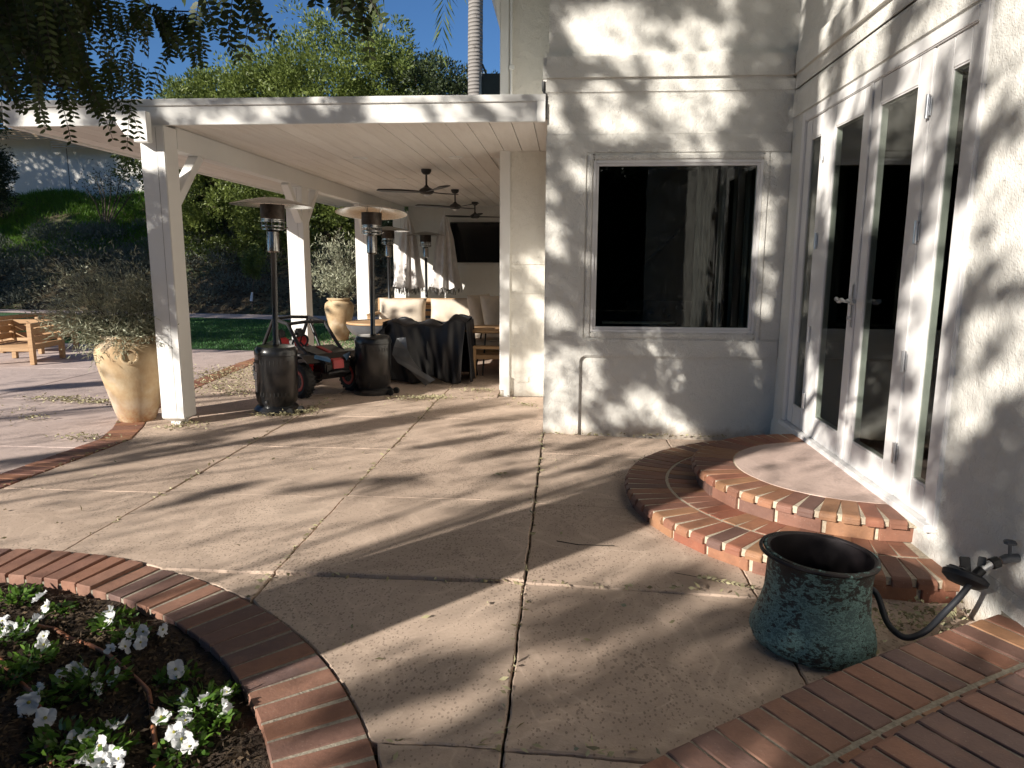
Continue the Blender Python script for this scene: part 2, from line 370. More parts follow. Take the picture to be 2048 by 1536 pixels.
M['turf'] = leafmat('turf_blades', (0.03, 0.10, 0.028), (0.085, 0.22, 0.055), trans=0.1, third=(0.22, 0.26, 0.14))
t = NT('pansy_petals'); t.col((0.86, 0.87, 0.88)); t.set(0.6, 0, .2); tr = t.n('BsdfTranslucent'); tr.inputs[0].default_value = (0.85, 0.87, 0.9, 1)
mx = t.n('MixShader'); mx.inputs[0].default_value = 0.35; t.l(t.b.outputs[0], mx.inputs[1]); t.l(tr.outputs[0], mx.inputs[2]); t.l(mx.outputs[0], t.out.inputs[0]); M['petal'] = t.m
M['yellow'] = simple('flower_heart', (0.32, 0.30, 0.05), 0.6)
def glassm(name, tint, k=1.0):
    t = NT(name); lw = t.n('LayerWeight'); lw.inputs['Blend'].default_value = 0.5
    p = t.math('POWER', lw.outputs['Facing'], 5.0); f = t.math('ADD', t.math('MULTIPLY', p, 0.93), 0.028 * k)
    gl = t.n('BsdfGlossy'); gl.inputs['Roughness'].default_value = 0.004; tp = t.n('BsdfTransparent'); tp.inputs[0].default_value = (*tint, 1)
    mx = t.n('MixShader'); t.l(f, mx.inputs[0]); t.l(tp.outputs[0], mx.inputs[1]); t.l(gl.outputs[0], mx.inputs[2]); t.l(mx.outputs[0], t.out.inputs[0]); return t.m
M['glass'] = glassm('window_glass', (0.72, 0.75, 0.72))
M['tubeglass'] = glassm('reflector_sheet_glass', (0.9, 0.9, 0.9))

# ================================================================ terrain, paving
def hz(x, y):
    """height of the ground far away (numpy)"""
    x = np.asarray(x, float); y = np.asarray(y, float)
    d = y - 20.9 + 0.06 * (x + 8)
    z = np.where(d > 0, d * 0.60, 0); z = np.minimum(z, 4.15 + 0.02 * d)
    z = z + np.where(y > 34, np.clip((y - 34) * 0.25, 0, 26) * np.clip((x + 22) / 20, 0.12, 1.0), 0)
    return z + 0.12 * np.sin(x * 1.3 + y) * np.clip(d / 3, 0, 1) - 0.14
def grid(x0, x1, nx, y0, y1, ny, f):
    xs = np.linspace(x0, x1, nx); ys = np.linspace(y0, y1, ny); X, Y = np.meshgrid(xs, ys)
    V = np.stack([X, Y, f(X, Y)], -1).reshape(-1, 3); i = np.arange(ny - 1)[:, None] * nx + np.arange(nx - 1)[None]
    F = np.stack([i, i + 1, i + nx + 1, i + nx], -1).reshape(-1, 4); return V, F
t = NT('hill_earth'); nn = t.noise(0.35, 5, .6); n2 = t.noise(6, 5, .7)
a = t.ramp(nn, [(0.35, (0.10, 0.075, 0.045)), (0.5, (0.15, 0.115, 0.065)), (0.62, (0.07, 0.085, 0.035))])
a = t.mix(t.ramp(n2, [(0.45, (0, 0, 0)), (0.7, (0.5, 0.5, 0.5))]), a, (0.05, 0.04, 0.025)); t.col(a); t.bump(n2, 0.06); t.set(0.95)
V, F = grid(-60, 45, 150, -40, 60, 150, hz); tag(npmesh('ground', V, F, t.m), kind='structure')
V, F = grid(-400, 400, 90, 55, 600, 60, lambda X, Y: np.where(Y < 58, -0.5, 0) + np.clip((Y - 58) * 0.30, -2, 34) * np.clip((X + 60) / 90, 0.0, 1.0) + 1.2 * np.sin(X * .21) * np.cos(Y * .13) - 0.3)
t2 = NT('far_scrub'); n1 = t2.noise(0.7, 6, .75); t2.col(t2.ramp(n1, [(0.35, (0.05, 0.055, 0.035)), (0.6, (0.13, 0.135, 0.085)), (0.8, (0.19, 0.17, 0.12))])); t2.bump(n1, 1.2); t2.set(0.95)
tag(npmesh('far_hill', V, F, t2.m), kind='structure')

BC = (-2.90, 0.84); BR = 2.597                            # the round flower bed
BAND = [(-3.86, 1.5), (-3.86, 4.6), (-3.80, 5.85), (-3.98, 6.35), (-4.25, 6.9), (-4.50, 8.0), (-4.75, 10.6), (-4.80, 12.1)]   # its house side edge
def bandx(y):
    return float(np.interp(y, [p[1] for p in BAND], [p[0] for p in BAND]))
patio = tag(bpy.data.objects.new('patio', None), kind='structure'); COL.objects.link(patio)
m = MB(); m.add([(-16, -6, -0.055), (6, -6, -0.055), (6, 22, -0.055), (-16, 22, -0.055)], [(0, 1, 2, 3)])
def inbed(p): return math.hypot(p[0] - BC[0], p[1] - BC[1]) < BR
def slabpoly(x0, x1, y0, y1, left=False):
    n = 40; pts = []
    def seg(a, b):
        for i in range(n): pts.append((a[0] + (b[0] - a[0]) * i / n, a[1] + (b[1] - a[1]) * i / n))
    seg((x0, y0), (x1, y0)); seg((x1, y0), (x1, y1)); seg((x1, y1), (x0, y1)); seg((x0, y1), (x0, y0))
    if left: pts = [(max(x, bandx(y) + 0.012), y) for x, y in pts]
    ins = [inbed(p) for p in pts]
    if all(ins): return None
    if any(ins):
        k = next(i for i in range(len(pts)) if not ins[i] and ins[i - 1]); pts = pts[k:] + pts[:k]; ins = ins[k:] + ins[:k]
        keep = [p for p, q in zip(pts, ins) if not q]
        a0 = math.atan2(keep[-1][1] - BC[1], keep[-1][0] - BC[0]); a1 = math.atan2(keep[0][1] - BC[1], keep[0][0] - BC[0])
        d = (a1 - a0 + math.pi) % (2 * math.pi) - math.pi; k = max(2, int(abs(d) / 0.03))
        keep += [(BC[0] + (BR + .006) * math.cos(a0 + d * i / k), BC[1] + (BR + .006) * math.sin(a0 + d * i / k)) for i in range(1, k)]
        pts = keep
    # drop duplicate points
    out = []
    for p in pts:
        if not out or math.hypot(p[0] - out[-1][0], p[1] - out[-1][1]) > 0.004: out.append(p)
    A = 0.5 * sum(out[i - 1][0] * out[i][1] - out[i][0] * out[i - 1][1] for i in range(len(out)))
    return out if abs(A) > 0.02 else None
def slab(poly, top, mat, parent=None, name='slab', tilt=0.0):
    parent = parent or patio
    bm = bmesh.new(); cx = sum(p[0] for p in poly) / len(poly); cy = sum(p[1] for p in poly) / len(poly); c = 0.006
    T = lambda x, y: top + tilt * (x - cx)
    wob = lambda p: 0.0025 * math.sin(p[0] * 31 + p[1] * 17) + 0.0015 * math.sin(p[0] * 97 - p[1] * 71)
    A = [(p[0] + wob(p), p[1] + wob((p[1], p[0]))) for p in poly]
    n = len(A); inn = []
    for i in range(n):
        a, b = A[i - 1], A[(i + 1) % n]; dx, dy = b[0] - a[0], b[1] - a[1]; L = math.hypot(dx, dy) or 1
        inn.append((A[i][0] - dy / L * c, A[i][1] + dx / L * c))
    v0 = [bm.verts.new((x, y, -0.054)) for x, y in A]; v1 = [bm.verts.new((x, y, T(x, y) - c * .8)) for x, y in A]
    v2 = [bm.verts.new((x, y, T(x, y))) for x, y in inn]
    for i in range(n):
        j = (i + 1) % n; bm.faces.new((v0[i], v0[j], v1[j], v1[i])); bm.faces.new((v1[i], v1[j], v2[j], v2[i]))
    es = [bm.edges.get((v2[i], v2[(i + 1) % n])) for i in range(n)]
    bmesh.ops.triangle_fill(bm, edges=[e for e in es if e], use_beauty=True)
    bmesh.ops.recalc_face_normals(bm, faces=bm.faces)
    me = bpy.data.meshes.new(name); bm.to_mesh(me); bm.free()
    return link(name, me, mat, parent)
o = m.build('joint_bed', M['joint'], patio)
GX = [-6.5, -2.68, -1.43, -0.172, 0.95, 1.884]; GY = [-0.6, 0.86, 2.07, 3.28, 4.46, 5.72, 6.95, 8.12]
GAP = 0.005
raised = {(2, 3): 0.016, (1, 3): 0.006, (3, 3): 0.004, (3, 2): 0.002, (2, 2): -0.002, (2, 4): 0.012}
for i in range(len(GX) - 1):
    for j in range(len(GY) - 1):
        if i >= 3 and j >= 6: continue
        y1 = GY[j + 1]
        if i >= 3: y1 = min(y1, 6.43)
        if GY[j] >= y1: continue
        wob = 0.012 * ((i * 7 + j * 3) % 3 - 1)
        p = slabpoly(GX[i] + GAP, GX[i + 1] - GAP, GY[j] + GAP + (wob if i > 2 else 0), y1 - GAP + (wob if i > 2 else 0), i == 0)
        if p: slab(p, raised.get((i, j), 0.0) + (-.015 if i == 3 else -.034 if i == 4 else 0), M['concrete'], tilt=-.03 if i == 3 else 0.0)
# under the roof and to the far end
GY2 = [8.12, 9.4, 10.7, 12.0, 13.4, 14.8, 16.05]; GX2 = [-6.5, -2.66, -1.41, -0.76]
for i in range(3):
    for j in range(6):
        p = slabpoly(GX2[i] + GAP, GX2[i + 1] - GAP, GY2[j] + GAP, GY2[j + 1] - GAP, i == 0)
        if p: slab(p, 0.0, M['concrete'])
slab([(-0.75, 8.125), (-0.185, 8.125), (-0.185, 8.2), (-0.75, 8.2)], 0.0, M['concrete'])
# left plaza, paler and pinker, own grid
plaza = tag(bpy.data.objects.new('plaza', None), kind='structure'); COL.objects.link(plaza)
bw = 0.26
def plazapoly(x0, x1, y0, y1, right):
    n = 24; pts = []
    def seg(a, b):
        for i in range(n): pts.append((a[0] + (b[0] - a[0]) * i / n, a[1] + (b[1] - a[1]) * i / n))
    seg((x0, y0), (x1, y0)); seg((x1, y0), (x1, y1)); seg((x1, y1), (x0, y1)); seg((x0, y1), (x0, y0))
    if right: pts = [(min(x, bandx(y) - bw - 0.012), y) for x, y in pts]
    front = lambda x: 12.15 + 0.02 * (x + 5) ** 2 + (0.0 if x > -6 else 0.10 * (-6 - x))
    return [(x, min(y, front(x))) for x, y in pts]
PX = [-15, -12, -9.2, -6.6, -3.5]; PY = [0.5, 3.4, 5.55, 7.55, 9.8, 14.0]
for i in range(4):
    for j in range(5):
        p = plazapoly(PX[i] + .006, PX[i + 1] - .006, PY[j] + .006, PY[j + 1] - .006, i == 3)
        q = [p[0]]
        for a in p[1:]:
            if math.hypot(a[0] - q[-1][0], a[1] - q[-1][1]) > 0.02: q.append(a)
        slab(q, -0.006, M['pink'], plaza)
# lawn and walk
def flat(name, poly, z, mat, kind='structure'):
    me = bpy.data.meshes.new(name); me.from_pydata([(x, y, z) for x, y in poly], [], [tuple(range(len(poly)))]); me.update()
    return tag(link(name, me, mat), kind=kind)
t = NT('turf_base'); tn = t.noise(40, 4, .7, stretch=(1, .5, 1)); t.col(t.ramp(tn, [(0.35, (0.02, 0.06, 0.018)), (0.7, (0.06, 0.15, 0.04))])); t.bump(tn, .02); t.set(.9)
xs = np.linspace(-20, -0.9, 24); fr = 12.17 + 0.02 * (xs + 5) ** 2 + np.where(xs > -6, 0, 0.10 * (-6 - xs))
flat('lawn', [(x, y) for x, y in zip(xs, fr)] + [(-0.9, 18.3), (-6, 18.5), (-12, 19.4), (-20, 21)], -0.008, t.m)
flat('walk', [(-20, 21.02), (-12, 19.42), (-6, 18.52), (-0.9, 18.32), (-0.9, 19.9), (-6, 20.1), (-12, 20.9), (-20, 22.3)], 0.0, M['pink'])
n = 70000; x = rng.uniform(-14, -1, n); y = rng.uniform(12.2, 19.3, n)
ok = (y > 12.2 + 0.02 * (x + 5) ** 2 + np.where(x > -6, 0, 0.10 * (-6 - x))) & (y < 18.35 + np.clip(-6 - x, 0, 9) * .15); x, y = x[ok], y[ok]; n = len(x)
D = rng.normal(size=(n, 3)) * [.5, .5, .2] + [0, 0, 1]
tag(leafmesh('lawn_blades', np.stack([x, y, np.full(n, -0.01)], 1), D, rng.uniform(.03, .06, n), 0.012, M['turf'], tone=rng.random(n) ** 1.6), kind='stuff')

# ---------------------------------------------------------------- bricks
def brickmesh(L, w, h, nose=0.0, seed=0, bev=0.004):
    """length along -x from the origin, width along y, top at z=0"""
    prof = [(-L, -h), (-L, 0)]
    if nose > 0:
        for k in range(6):
            a = math.pi / 2 * (1 - k / 5); prof.append((-nose + nose * math.cos(a), -nose + nose * math.sin(a)))
        prof.append((0, -h))
    else: prof += [(0, 0), (0, -h)]
    bm = bmesh.new(); n = len(prof); rr = random.Random(seed)
    A = [bm.verts.new((x, -w / 2, z)) for x, z in prof]; B = [bm.verts.new((x, w / 2, z)) for x, z in prof]
    bm.faces.new(A); bm.faces.new(B[::-1])
    for i in range(n): bm.faces.new((A[i], B[i], B[(i + 1) % n], A[(i + 1) % n]))
    bmesh.ops.recalc_face_normals(bm, faces=bm.faces)
    es = [e for e in bm.edges if (e.verts[0].co.z > -h + .001 or e.verts[1].co.z > -h + .001) and e.calc_face_angle(0) > 0.6]
    bmesh.ops.bevel(bm, geom=es, offset=bev, segments=1, affect='EDGES')
    for v in bm.verts:
        v.co += Vector((rr.uniform(-1, 1), rr.uniform(-1, 1), rr.uniform(-.4, .4))) * 0.0016
    me = bpy.data.meshes.new('brick'); bm.to_mesh(me); bm.free(); return me
def place(me, mat, parent, x, y, z, rz, jit=0.0015, rx=0.0, name='brick'):
    if not me.materials: me.materials.append(mat)
    o = bpy.data.objects.new(name, me); COL.objects.link(o); o.parent = parent
    p = org(parent); o.location = (x - p.x, y - p.y, z - p.z + random.uniform(-jit, jit))
    o.rotation_euler = (rx + random.uniform(-.008, .008), random.uniform(-.004, .004), rz + random.uniform(-.012, .012)); return o
def ringpoly(c, r, a0, a1, n=48): return [(c[0] + r * math.cos(a0 + (a1 - a0) * i / n), c[1] + r * math.sin(a0 + (a1 - a0) * i / n)) for i in range(n + 1)]
def annulus(mb, c, ra, rb, z0, z1, a0, a1, n=64):
    A = ringpoly(c, ra, a0, a1, n); B = ringpoly(c, rb, a0, a1, n)
    for i in range(n):
        q = [A[i], B[i], B[i + 1], A[i + 1]]; b = len(mb.v)
        mb.v += [(x, y, z0) for x, y in q] + [(x, y, z1) for x, y in q]
        mb.f += [(b + 4, b + 5, b + 6, b + 7), (b + 1, b + 2, b + 6, b + 5), (b + 3, b, b + 4, b + 7)]
        if i == 0: mb.f.append((b, b + 1, b + 5, b + 4))
        if i == n - 1: mb.f.append((b + 2, b + 3, b + 7, b + 6))
    return mb
# bed edging
edging = tag(bpy.data.objects.new('flower_bed', None), kind='structure'); COL.objects.link(edging); edging.location = (BC[0], BC[1], 0)
bms = [brickmesh(0.305, 0.092, 0.09, 0.0, s, 0.004) for s in range(4)]
m = MB(); annulus(m, BC, BR - 0.305, BR - 0.004, -0.09, -0.001, R(-30), R(150), 90); m.build('mortar_bed', M['mortar2'], edging)
k = 0; a = R(-24)
while a < R(128):
    deg = math.degrees(a); up_ = 0.020 if 72.6 < deg < 112 else 0.005
    place(bms[k % 4], M['brick2'], edging, BC[0] + (BR - .004) * math.cos(a), BC[1] + (BR - .004) * math.sin(a), up_, a, 0.0025)
    a += (0.108 / (BR - 0.2)) ; k += 1
def soilz(X, Y):
    r = np.hypot(X - BC[0], Y - BC[1]); return -0.026 + 0.03 * np.clip(1 - r / 2.2, 0, 1) + 0.012 * np.sin(X * 9 + Y * 5) * np.cos(Y * 11 - X * 3) + 0.006 * np.sin(X * 31) * np.sin(Y * 27)
xs = np.linspace(-2.3, 2.3, 120); X, Y = np.meshgrid(xs + BC[0], xs + BC[1]); rr = np.hypot(X - BC[0], Y - BC[1])
V = np.stack([X, Y, soilz(X, Y) + rng.normal(size=X.shape) * .003], -1).reshape(-1, 3); i = np.arange(119)[:, None] * 120 + np.arange(119)[None]
F = np.stack([i, i + 1, i + 121, i + 120], -1).reshape(-1, 4); F = F[(rr.reshape(-1)[F] < 2.33).all(1)]
npmesh('soil', V, F, M['soil'], edging)
n = 34000; r_ = 2.24 * np.sqrt(rng.random(n)); th = rng.uniform(-.3, 2.9, n); x = BC[0] + r_ * np.cos(th); y = BC[1] + r_ * np.sin(th)
D = rng.normal(size=(n, 3)) * [1, 1, .35]
o = leafmesh('mulch', np.stack([x, y, soilz(x, y) + rng.uniform(.003, .022, n)], 1), D, rng.uniform(.012, .042, n), rng.uniform(.006, .015, n), M['chips'], edging, tone=rng.random(n) ** 1.7); tag(o, kind='stuff')
# brick band between patio and plaza
band = tag(bpy.data.objects.new('brick_band', None), kind='structure'); COL.objects.link(band)
bb = [brickmesh(bw, 0.094, 0.06, 0.0, 9 + s, 0.004) for s in range(3)]
y = 2.9; k = 0
m = MB()
for i in range(60):
    ya = 2.8 + i * 0.155; yb = ya + 0.157; xa, xb = bandx(ya), bandx(yb)
    m.add([(xa - bw - .012, ya, -.012), (xa + .004, ya, -.012), (xb + .004, yb, -.012), (xb - bw - .012, yb, -.012)], [(0, 1, 2, 3)])
m.build('mortar_bed', M['mortar2'], band)
while y < 12.0:
    dx = bandx(y + .05) - bandx(y - .05); ang = math.atan2(.1, dx) - math.pi / 2
    place(bb[k % 3], M['brick'], band, bandx(y), y, 0.004, ang, 0.002); y += 0.106 * math.cos(ang); k += 1

# ---------------------------------------------------------------- half-round entry steps
S1, S2 = (1.82, 4.66), (1.87, 4.70); H1, H2 = 0.085, 0.218
steps = thing('entry_steps', (S2[0], S2[1], 0), 'two half-round red brick steps with pale mortar below the french doors', 'steps')
a0, a1 = R(95), R(275)
m = MB()
annulus(m, S1, 0.0, 1.352, -0.05, H1 - 0.046, a0 - .12, a1 + .12); annulus(m, S1, 0.0, 1.368, H1 - 0.044, H1 - 0.004, a0 - .12, a1 + .12)
annulus(m, S2, 0.0, 0.936, H1, H2 - 0.046, a0 - .12, a1 + .12); annulus(m, S2, 0.0, 0.965, H2 - 0.044, H2 - 0.005, a0 - .12, a1 + .12)
m.build('mortar_core', M['mortar'], steps)
nb = [brickmesh(0.275, 0.087, 0.046, 0.028, 20 + s, 0.0035) for s in range(4)]
ib = [brickmesh(0.26, 0.088, 0.04, 0.0, 30 + s, 0.0035) for s in range(2)]
def rowring(c, r, z, mes, pitch, lo, hi, mat, jit=.0015):
    n = int((hi - lo) * r / pitch); k = 0
    for i in range(n):
        a = lo + (hi - lo) * (i + .5) / n; x, y = c[0] + r * math.cos(a), c[1] + r * math.sin(a)
        if x > 1.87: continue
        place(mes[k % len(mes)], mat, steps, x, y, z, a, jit); k += 1
rowring(S1, 1.388, H1, nb, 0.113, R(80), R(278), M['brick'])
rowring(S1, 1.094, H1, ib, 0.104, R(84), R(276), M['brick'])
rowring(S2, 0.985, H2, nb, 0.113, R(85), R(275), M['brick'])
rb = [brickmesh(0.05, 0.235, 0.085, 0.0, 40 + s, 0.004) for s in range(2)]; rb2 = [brickmesh(0.05, 0.235, 0.082, 0.0, 50 + s, 0.004) for s in range(2)]
rowring(S1, 1.364, H1 - 0.049, rb, 0.252, R(80), R(276), M['brick'], .0005)
rowring(S2, 0.948, H2 - 0.049, rb2, 0.252, R(85), R(275), M['brick'], .0005)
p = ringpoly(S2, 0.700, R(88), R(272), 40); me_ = MB().prism([(min(x, 1.885), y) for x, y in p], H2 - .02, H2 - 0.001); me_.build('landing_slab', M['landing'], steps)

# ---------------------------------------------------------------- brick steps in the near corner (the camera stands above them)
cst = thing('corner_steps', (1.5, 2.2, 0), 'plain brick steps rising out of the near right corner beside the copper pot', 'steps')
e0 = np.array([0.338, 1.953]); e1 = np.array([1.802, 2.906]); u_ = (e1 - e0) / np.linalg.norm(e1 - e0); nrm = np.array([u_[1], -u_[0]])  # towards the camera
ang_n = math.atan2(-nrm[1], -nrm[0])
def edgept(s, dd):   # s along, dd towards camera; slight bow
    bow = 0.045 * (1 - ((s - 0.87) / 0.95) ** 2)
    p = e0 + u_ * s - nrm * (bow - dd); return p
cb = [brickmesh(0.275, 0.094, 0.055, 0.020, 60 + s, 0.004) for s in range(5)]; cs = [brickmesh(0.20, 0.094, 0.055, 0.0, 70 + s, 0.004) for s in range(2)]
m = MB()
def core(dd, z0, z1):
    ss = np.linspace(-1.4, 1.95, 24); A = [edgept(s, dd) for s in ss]; B = [e0 + u_ * s + nrm * 2.4 for s in ss]
    P = [tuple(a) for a in A] + [tuple(b) for b in B[::-1]]
    P = [(min(x, 1.888), y) for x, y in P]
    m.prism(P[::-1], z0, z1)
core(0.022, -0.02, 0.055); core(0.010, 0.056, 0.104); core(0.43, 0.106, 0.165); core(0.405, 0.166, 0.214); 
m.build('mortar_core', M['mortar2'], cst)
k = 0; s = -1.35
while s < 1.95:
    for (dd, z, mes) in ((0, .11, cb), (0.297, .11, cs), (0.395, .222, cb), (0.690, .222, cb), (0.985, .222, cb)):
        p = edgept(s, dd)
        if p[0] < 1.80 and p[1] > 0.6: place(mes[k % len(mes)], M['brick2'] if (k * 7) % 5 < 2 else M['brick'], cst, p[0], p[1], z, ang_n - 0.055 * (s - .87) , .0015); k += 1
    s += 0.1065

# ================================================================ the house
YW, XW = 6.41, 1.892
house = thing('house', (0.8, YW, 0), 'white stucco house with a picture window and french doors beside the patio', 'house')
TOP = 6.4
def sb(name, boxes, mat, bevel=0.012, parent=None, seg=2):
    m = MB()
    for b in boxes: m.box(*b)
    return m.build(name, mat, parent or house, smooth=True, bevel=bevel, seg=seg)
WX0, WX1, WZ0, WZ1 = 0.283, 1.620, 0.99, 2.37             # glass opening
fx0, fx1, fz0, fz1 = 0.235, 1.668, 0.942, 2.42
# core wall with the window opening
sb('wall', [(-0.165, fx0, YW + .03, 6.66, -.06, TOP), (fx1, XW + .02, YW + .03, 6.66, -.06, TOP), (fx0, fx1, YW + .03, 6.66, -.06, fz0), (fx0, fx1, YW + .03, 6.66, fz1, TOP)], M['stucco'], 0)
# the left return of the projecting room
sb('wall', [(-0.165, -0.02, 6.661, 8.21, 0, TOP)], M['stucco'], 0)
# built-up plaster: pilaster, apron above the recessed panel, belts
def roundpanel():
    # skin at YW with a recessed lower panel with a rounded top left corner
    ox, oz, r = 0.155, 0.715, 0.05
    P = [(-0.178, -.06), (ox, -.06)] + [(ox, 0.02)] + [(ox + r - r * math.cos(t), oz - r + r * math.sin(t)) for t in np.linspace(0, math.pi / 2, 8)] + [(XW, oz), (XW, fz0 - .055), (fx0 - .055, fz0 - .055), (fx0 - .055, fz1 + .055), (XW, fz1 + .055), (XW, 2.645), (-0.178, 2.645)]
    m = MB(); Mx = Matrix(((1, 0, 0, 0), (0, 0, -1, YW + .0305), (0, 1, 0, 0), (0, 0, 0, 1))); m.extr(P, 0.032, Mx)
    return m
roundpanel().build('plaster_panel', M['stucco'], house, smooth=True, bevel=0.012)
sb('plaster_panel', [(fx1 + .055, XW, YW, YW + .0302, fz0 - .0545, fz1 + .0545)], M['stucco'], 0.004)
sb('plaster_panel', [(-0.172, XW, YW + .004, YW + .0302, 2.635, 3.0)], M['stucco'], 0.003)
def belt(name, z0, z1, d, bev, x0=-0.178):
    return sb(name, [(x0 - d, XW - .001, YW - d, YW + .06, z0, z1), (x0 - d, 0.0, YW + .061, YW + 0.9, z0, z1)], M['stucco'], bev, seg=4)
belt('cornice', 2.968, 3.075, 0.010, 0.010)
belt('cornice', 3.06, 3.29, 0.034, 0.03)
# window
win = MB().box(0, 0, 0, 0, 0, 0)
def framebox(x0, x1, z0, z1, w, ya, yb): return [(x0, x0 + w, ya, yb, z0, z1), (x1 - w, x1, ya, yb, z0, z1), (x0 + w, x1 - w, ya, yb, z0, z0 + w), (x0 + w, x1 - w, ya, yb, z1 - w, z1)]
wr = bpy.data.objects.new('window', None); COL.objects.link(wr); wr.parent = house; wr.location = (0.15, 0, 1.6)
def fr(name, boxes, mat, parent, bev=.004): return sb(name, boxes, mat, bev, parent)
fr('frame', framebox(fx0 - .054, fx1 + .054, fz0 - .054, fz1 + .054, .052, YW - .007, YW + .05), M['stucco'], wr, .010)
fr('frame', framebox(fx0 - .001, fx1 + .001, fz0 - .001, fz1 + .001, .024, YW + .002, YW + .07), M['vinyl'], wr, .003)
fr('frame', framebox(fx0 + .0235, fx1 - .0235, fz0 + .0235, fz1 - .0235, .022, YW + .012, YW + .06), M['vinyl'], wr, .003)
MB().box(WX0 - .02, WX1 + .02, YW + .036, YW + .042, WZ0 - .02, WZ1 + .02).build('pane', M['glass'], wr)
# door wall (faces -X), runs towards the camera
DY0, DY1, DZ0, DZ1 = 3.60, 6.08, 0.225, 2.70
sb('wall', [(XW, XW + .2, -4.5, DY0, -.06, TOP), (XW, XW + .2, DY1, YW + .029, -.06, TOP), (XW, XW + .2, DY0, DY1, DZ1, TOP), (XW, XW + .2, DY0, DY1, -.06, DZ0)], M['stucco'], 0)
MB().extr([(XW + .01, -.06), (XW - .026, -.06), (XW - .020, .165), (XW - .003, .2), (XW + .01, .2)], YW - .001 + 4.5, Matrix(((1, 0, 0, 0), (0, 0, 1, -4.5), (0, 1, 0, 0), (0, 0, 0, 1)))).build('wall_base', M['stucco'], house)
for z0, z1, d in ((2.968, 3.075, .010), (3.06, 3.29, .032)):
    sb('cornice', [(XW - d, XW + .05, -4.5, YW - d - .001, z0, z1)], M['stucco'], .01 if d < .02 else .028, seg=4)
sb('plaster_panel', [(XW - .018, XW + .01, 3.30, YW - .002, 2.735, 2.95)], M['stucco'], .014, seg=3)
# jambs: casing
fd = bpy.data.objects.new('french_doors', None); COL.objects.link(fd); fd.parent = house; fd.location = (XW - 0.8, 4.8 - YW, 0.22)
XA = XW - .020
fr('casing', [(XA, XW + .12, DY0 - .035, DY0 + .045, DZ0, DZ1 + .03), (XA, XW + .12, DY1 - .045, DY1 + .035, DZ0, DZ1 + .03), (XA, XW + .12, DY0 + .046, DY1 - .046, DZ1 - .045, DZ1 + .03)], M['vinyl'], fd, .006)
fr('threshold', [(XW - .055, XW + .12, DY0 - .02, DY1 + .02, DZ0 - .018, DZ0 + .022)], M['vinyl'], fd, .006)
def leafdoor(name, ya, yb, gy0, gy1, xo=0.0, label=None):
    """a framed glass leaf between ya..yb with glass gy0..gy1"""
    g = MB()
    z0, z1, ga, gb = DZ0 + .024, DZ1 - .047, 0.41, 2.50
    xa, xb = XW - .004 + xo, XW + .05 + xo
    for b in ((xa, xb, ya, gy0, z0, z1), (xa, xb, gy1, yb, z0, z1), (xa, xb, gy0 + .0003, gy1 - .0003, z0, ga), (xa, xb, gy0 + .0003, gy1 - .0003, gb, z1)): g.box(*b)
    o = g.build(name, M['vinyl'], fd, smooth=True, bevel=.005)
    if label: o['label'] = label
    b = MB()
    for q in ((gy0, gy0 + .006, ga, gb), (gy1 - .006, gy1, ga, gb), (gy0 + .006, gy1 - .006, ga, ga + .006), (gy0 + .006, gy1 - .006, gb - .006, gb)): b.box(xa + .003, xb - .006, q[0], q[1], q[2], q[3])
    x_ = b.build('glazing_bead', M['vinyl'], fd)
    MB().box(xa + .009, xa + .014, gy0, gy1, ga, gb).build('pane', M['glass'], fd)
    return o
leafdoor('side_panel', 5.60, DY1 - .047, 5.70, 5.905)
leafdoor('door', 4.80, 5.592, 4.915, 5.395, -.006)
leafdoor('door', 4.055, 4.795, 4.20, 4.670, -.006)
leafdoor('side_panel', DY0 + .047, 4.047, 3.715, 3.868)
fr('astragal', [(XW - .022, XW - .011, 4.775, 4.815, DZ0 + .03, DZ1 - .05)], M['vinyl'], fd, .004)
# lever handle on a long plate
hd = MB(); hd.box(XW - .030, XW - .0225, 4.782, 4.812, 1.14, 1.42); hp = hd.build('handle_plate', M['silver'], fd, smooth=True, bevel=.003)
for sgn in (-1, 1):
    pts = [(XW - .03, 4.797, 1.31), (XW - .07, 4.797, 1.31), (XW - .075, 4.797 + .03 * sgn, 1.312)] + [(XW - .075, 4.797 + (.03 + .02 * k) * sgn, 1.312 + .008 * math.sin(k * 1.4)) for k in range(1, 7)]
    MB().tube(pts, [.010, .010, .010] + [.012 + .003 * (k % 2) for k in range(6)], 10).build('handle', M['silver'], fd, smooth=True)
MB().lathe([(0, 0), (.014, 0), (.014, .02), (0, .02)], (0, 0, 0), 16, Matrix.Translation((XW - .0335, 4.797, 1.20)) @ Matrix.Rotation(R(-90), 4, 'Y')).build('lock_cylinder', M['silver'], fd, smooth=True)
for yy in (4.051, 5.596):
    for zc in (0.50, 1.02, 1.72, 2.36):
        h = MB(); h.tube([(XW - .022, yy, zc - .06), (XW - .022, yy, zc + .06)], .011, 10); h.box(XW - .012, XW - .0098, yy - .02, yy + .02, zc - .045, zc + .045)
        h.build('hinge', M['silver'], fd, smooth=True)
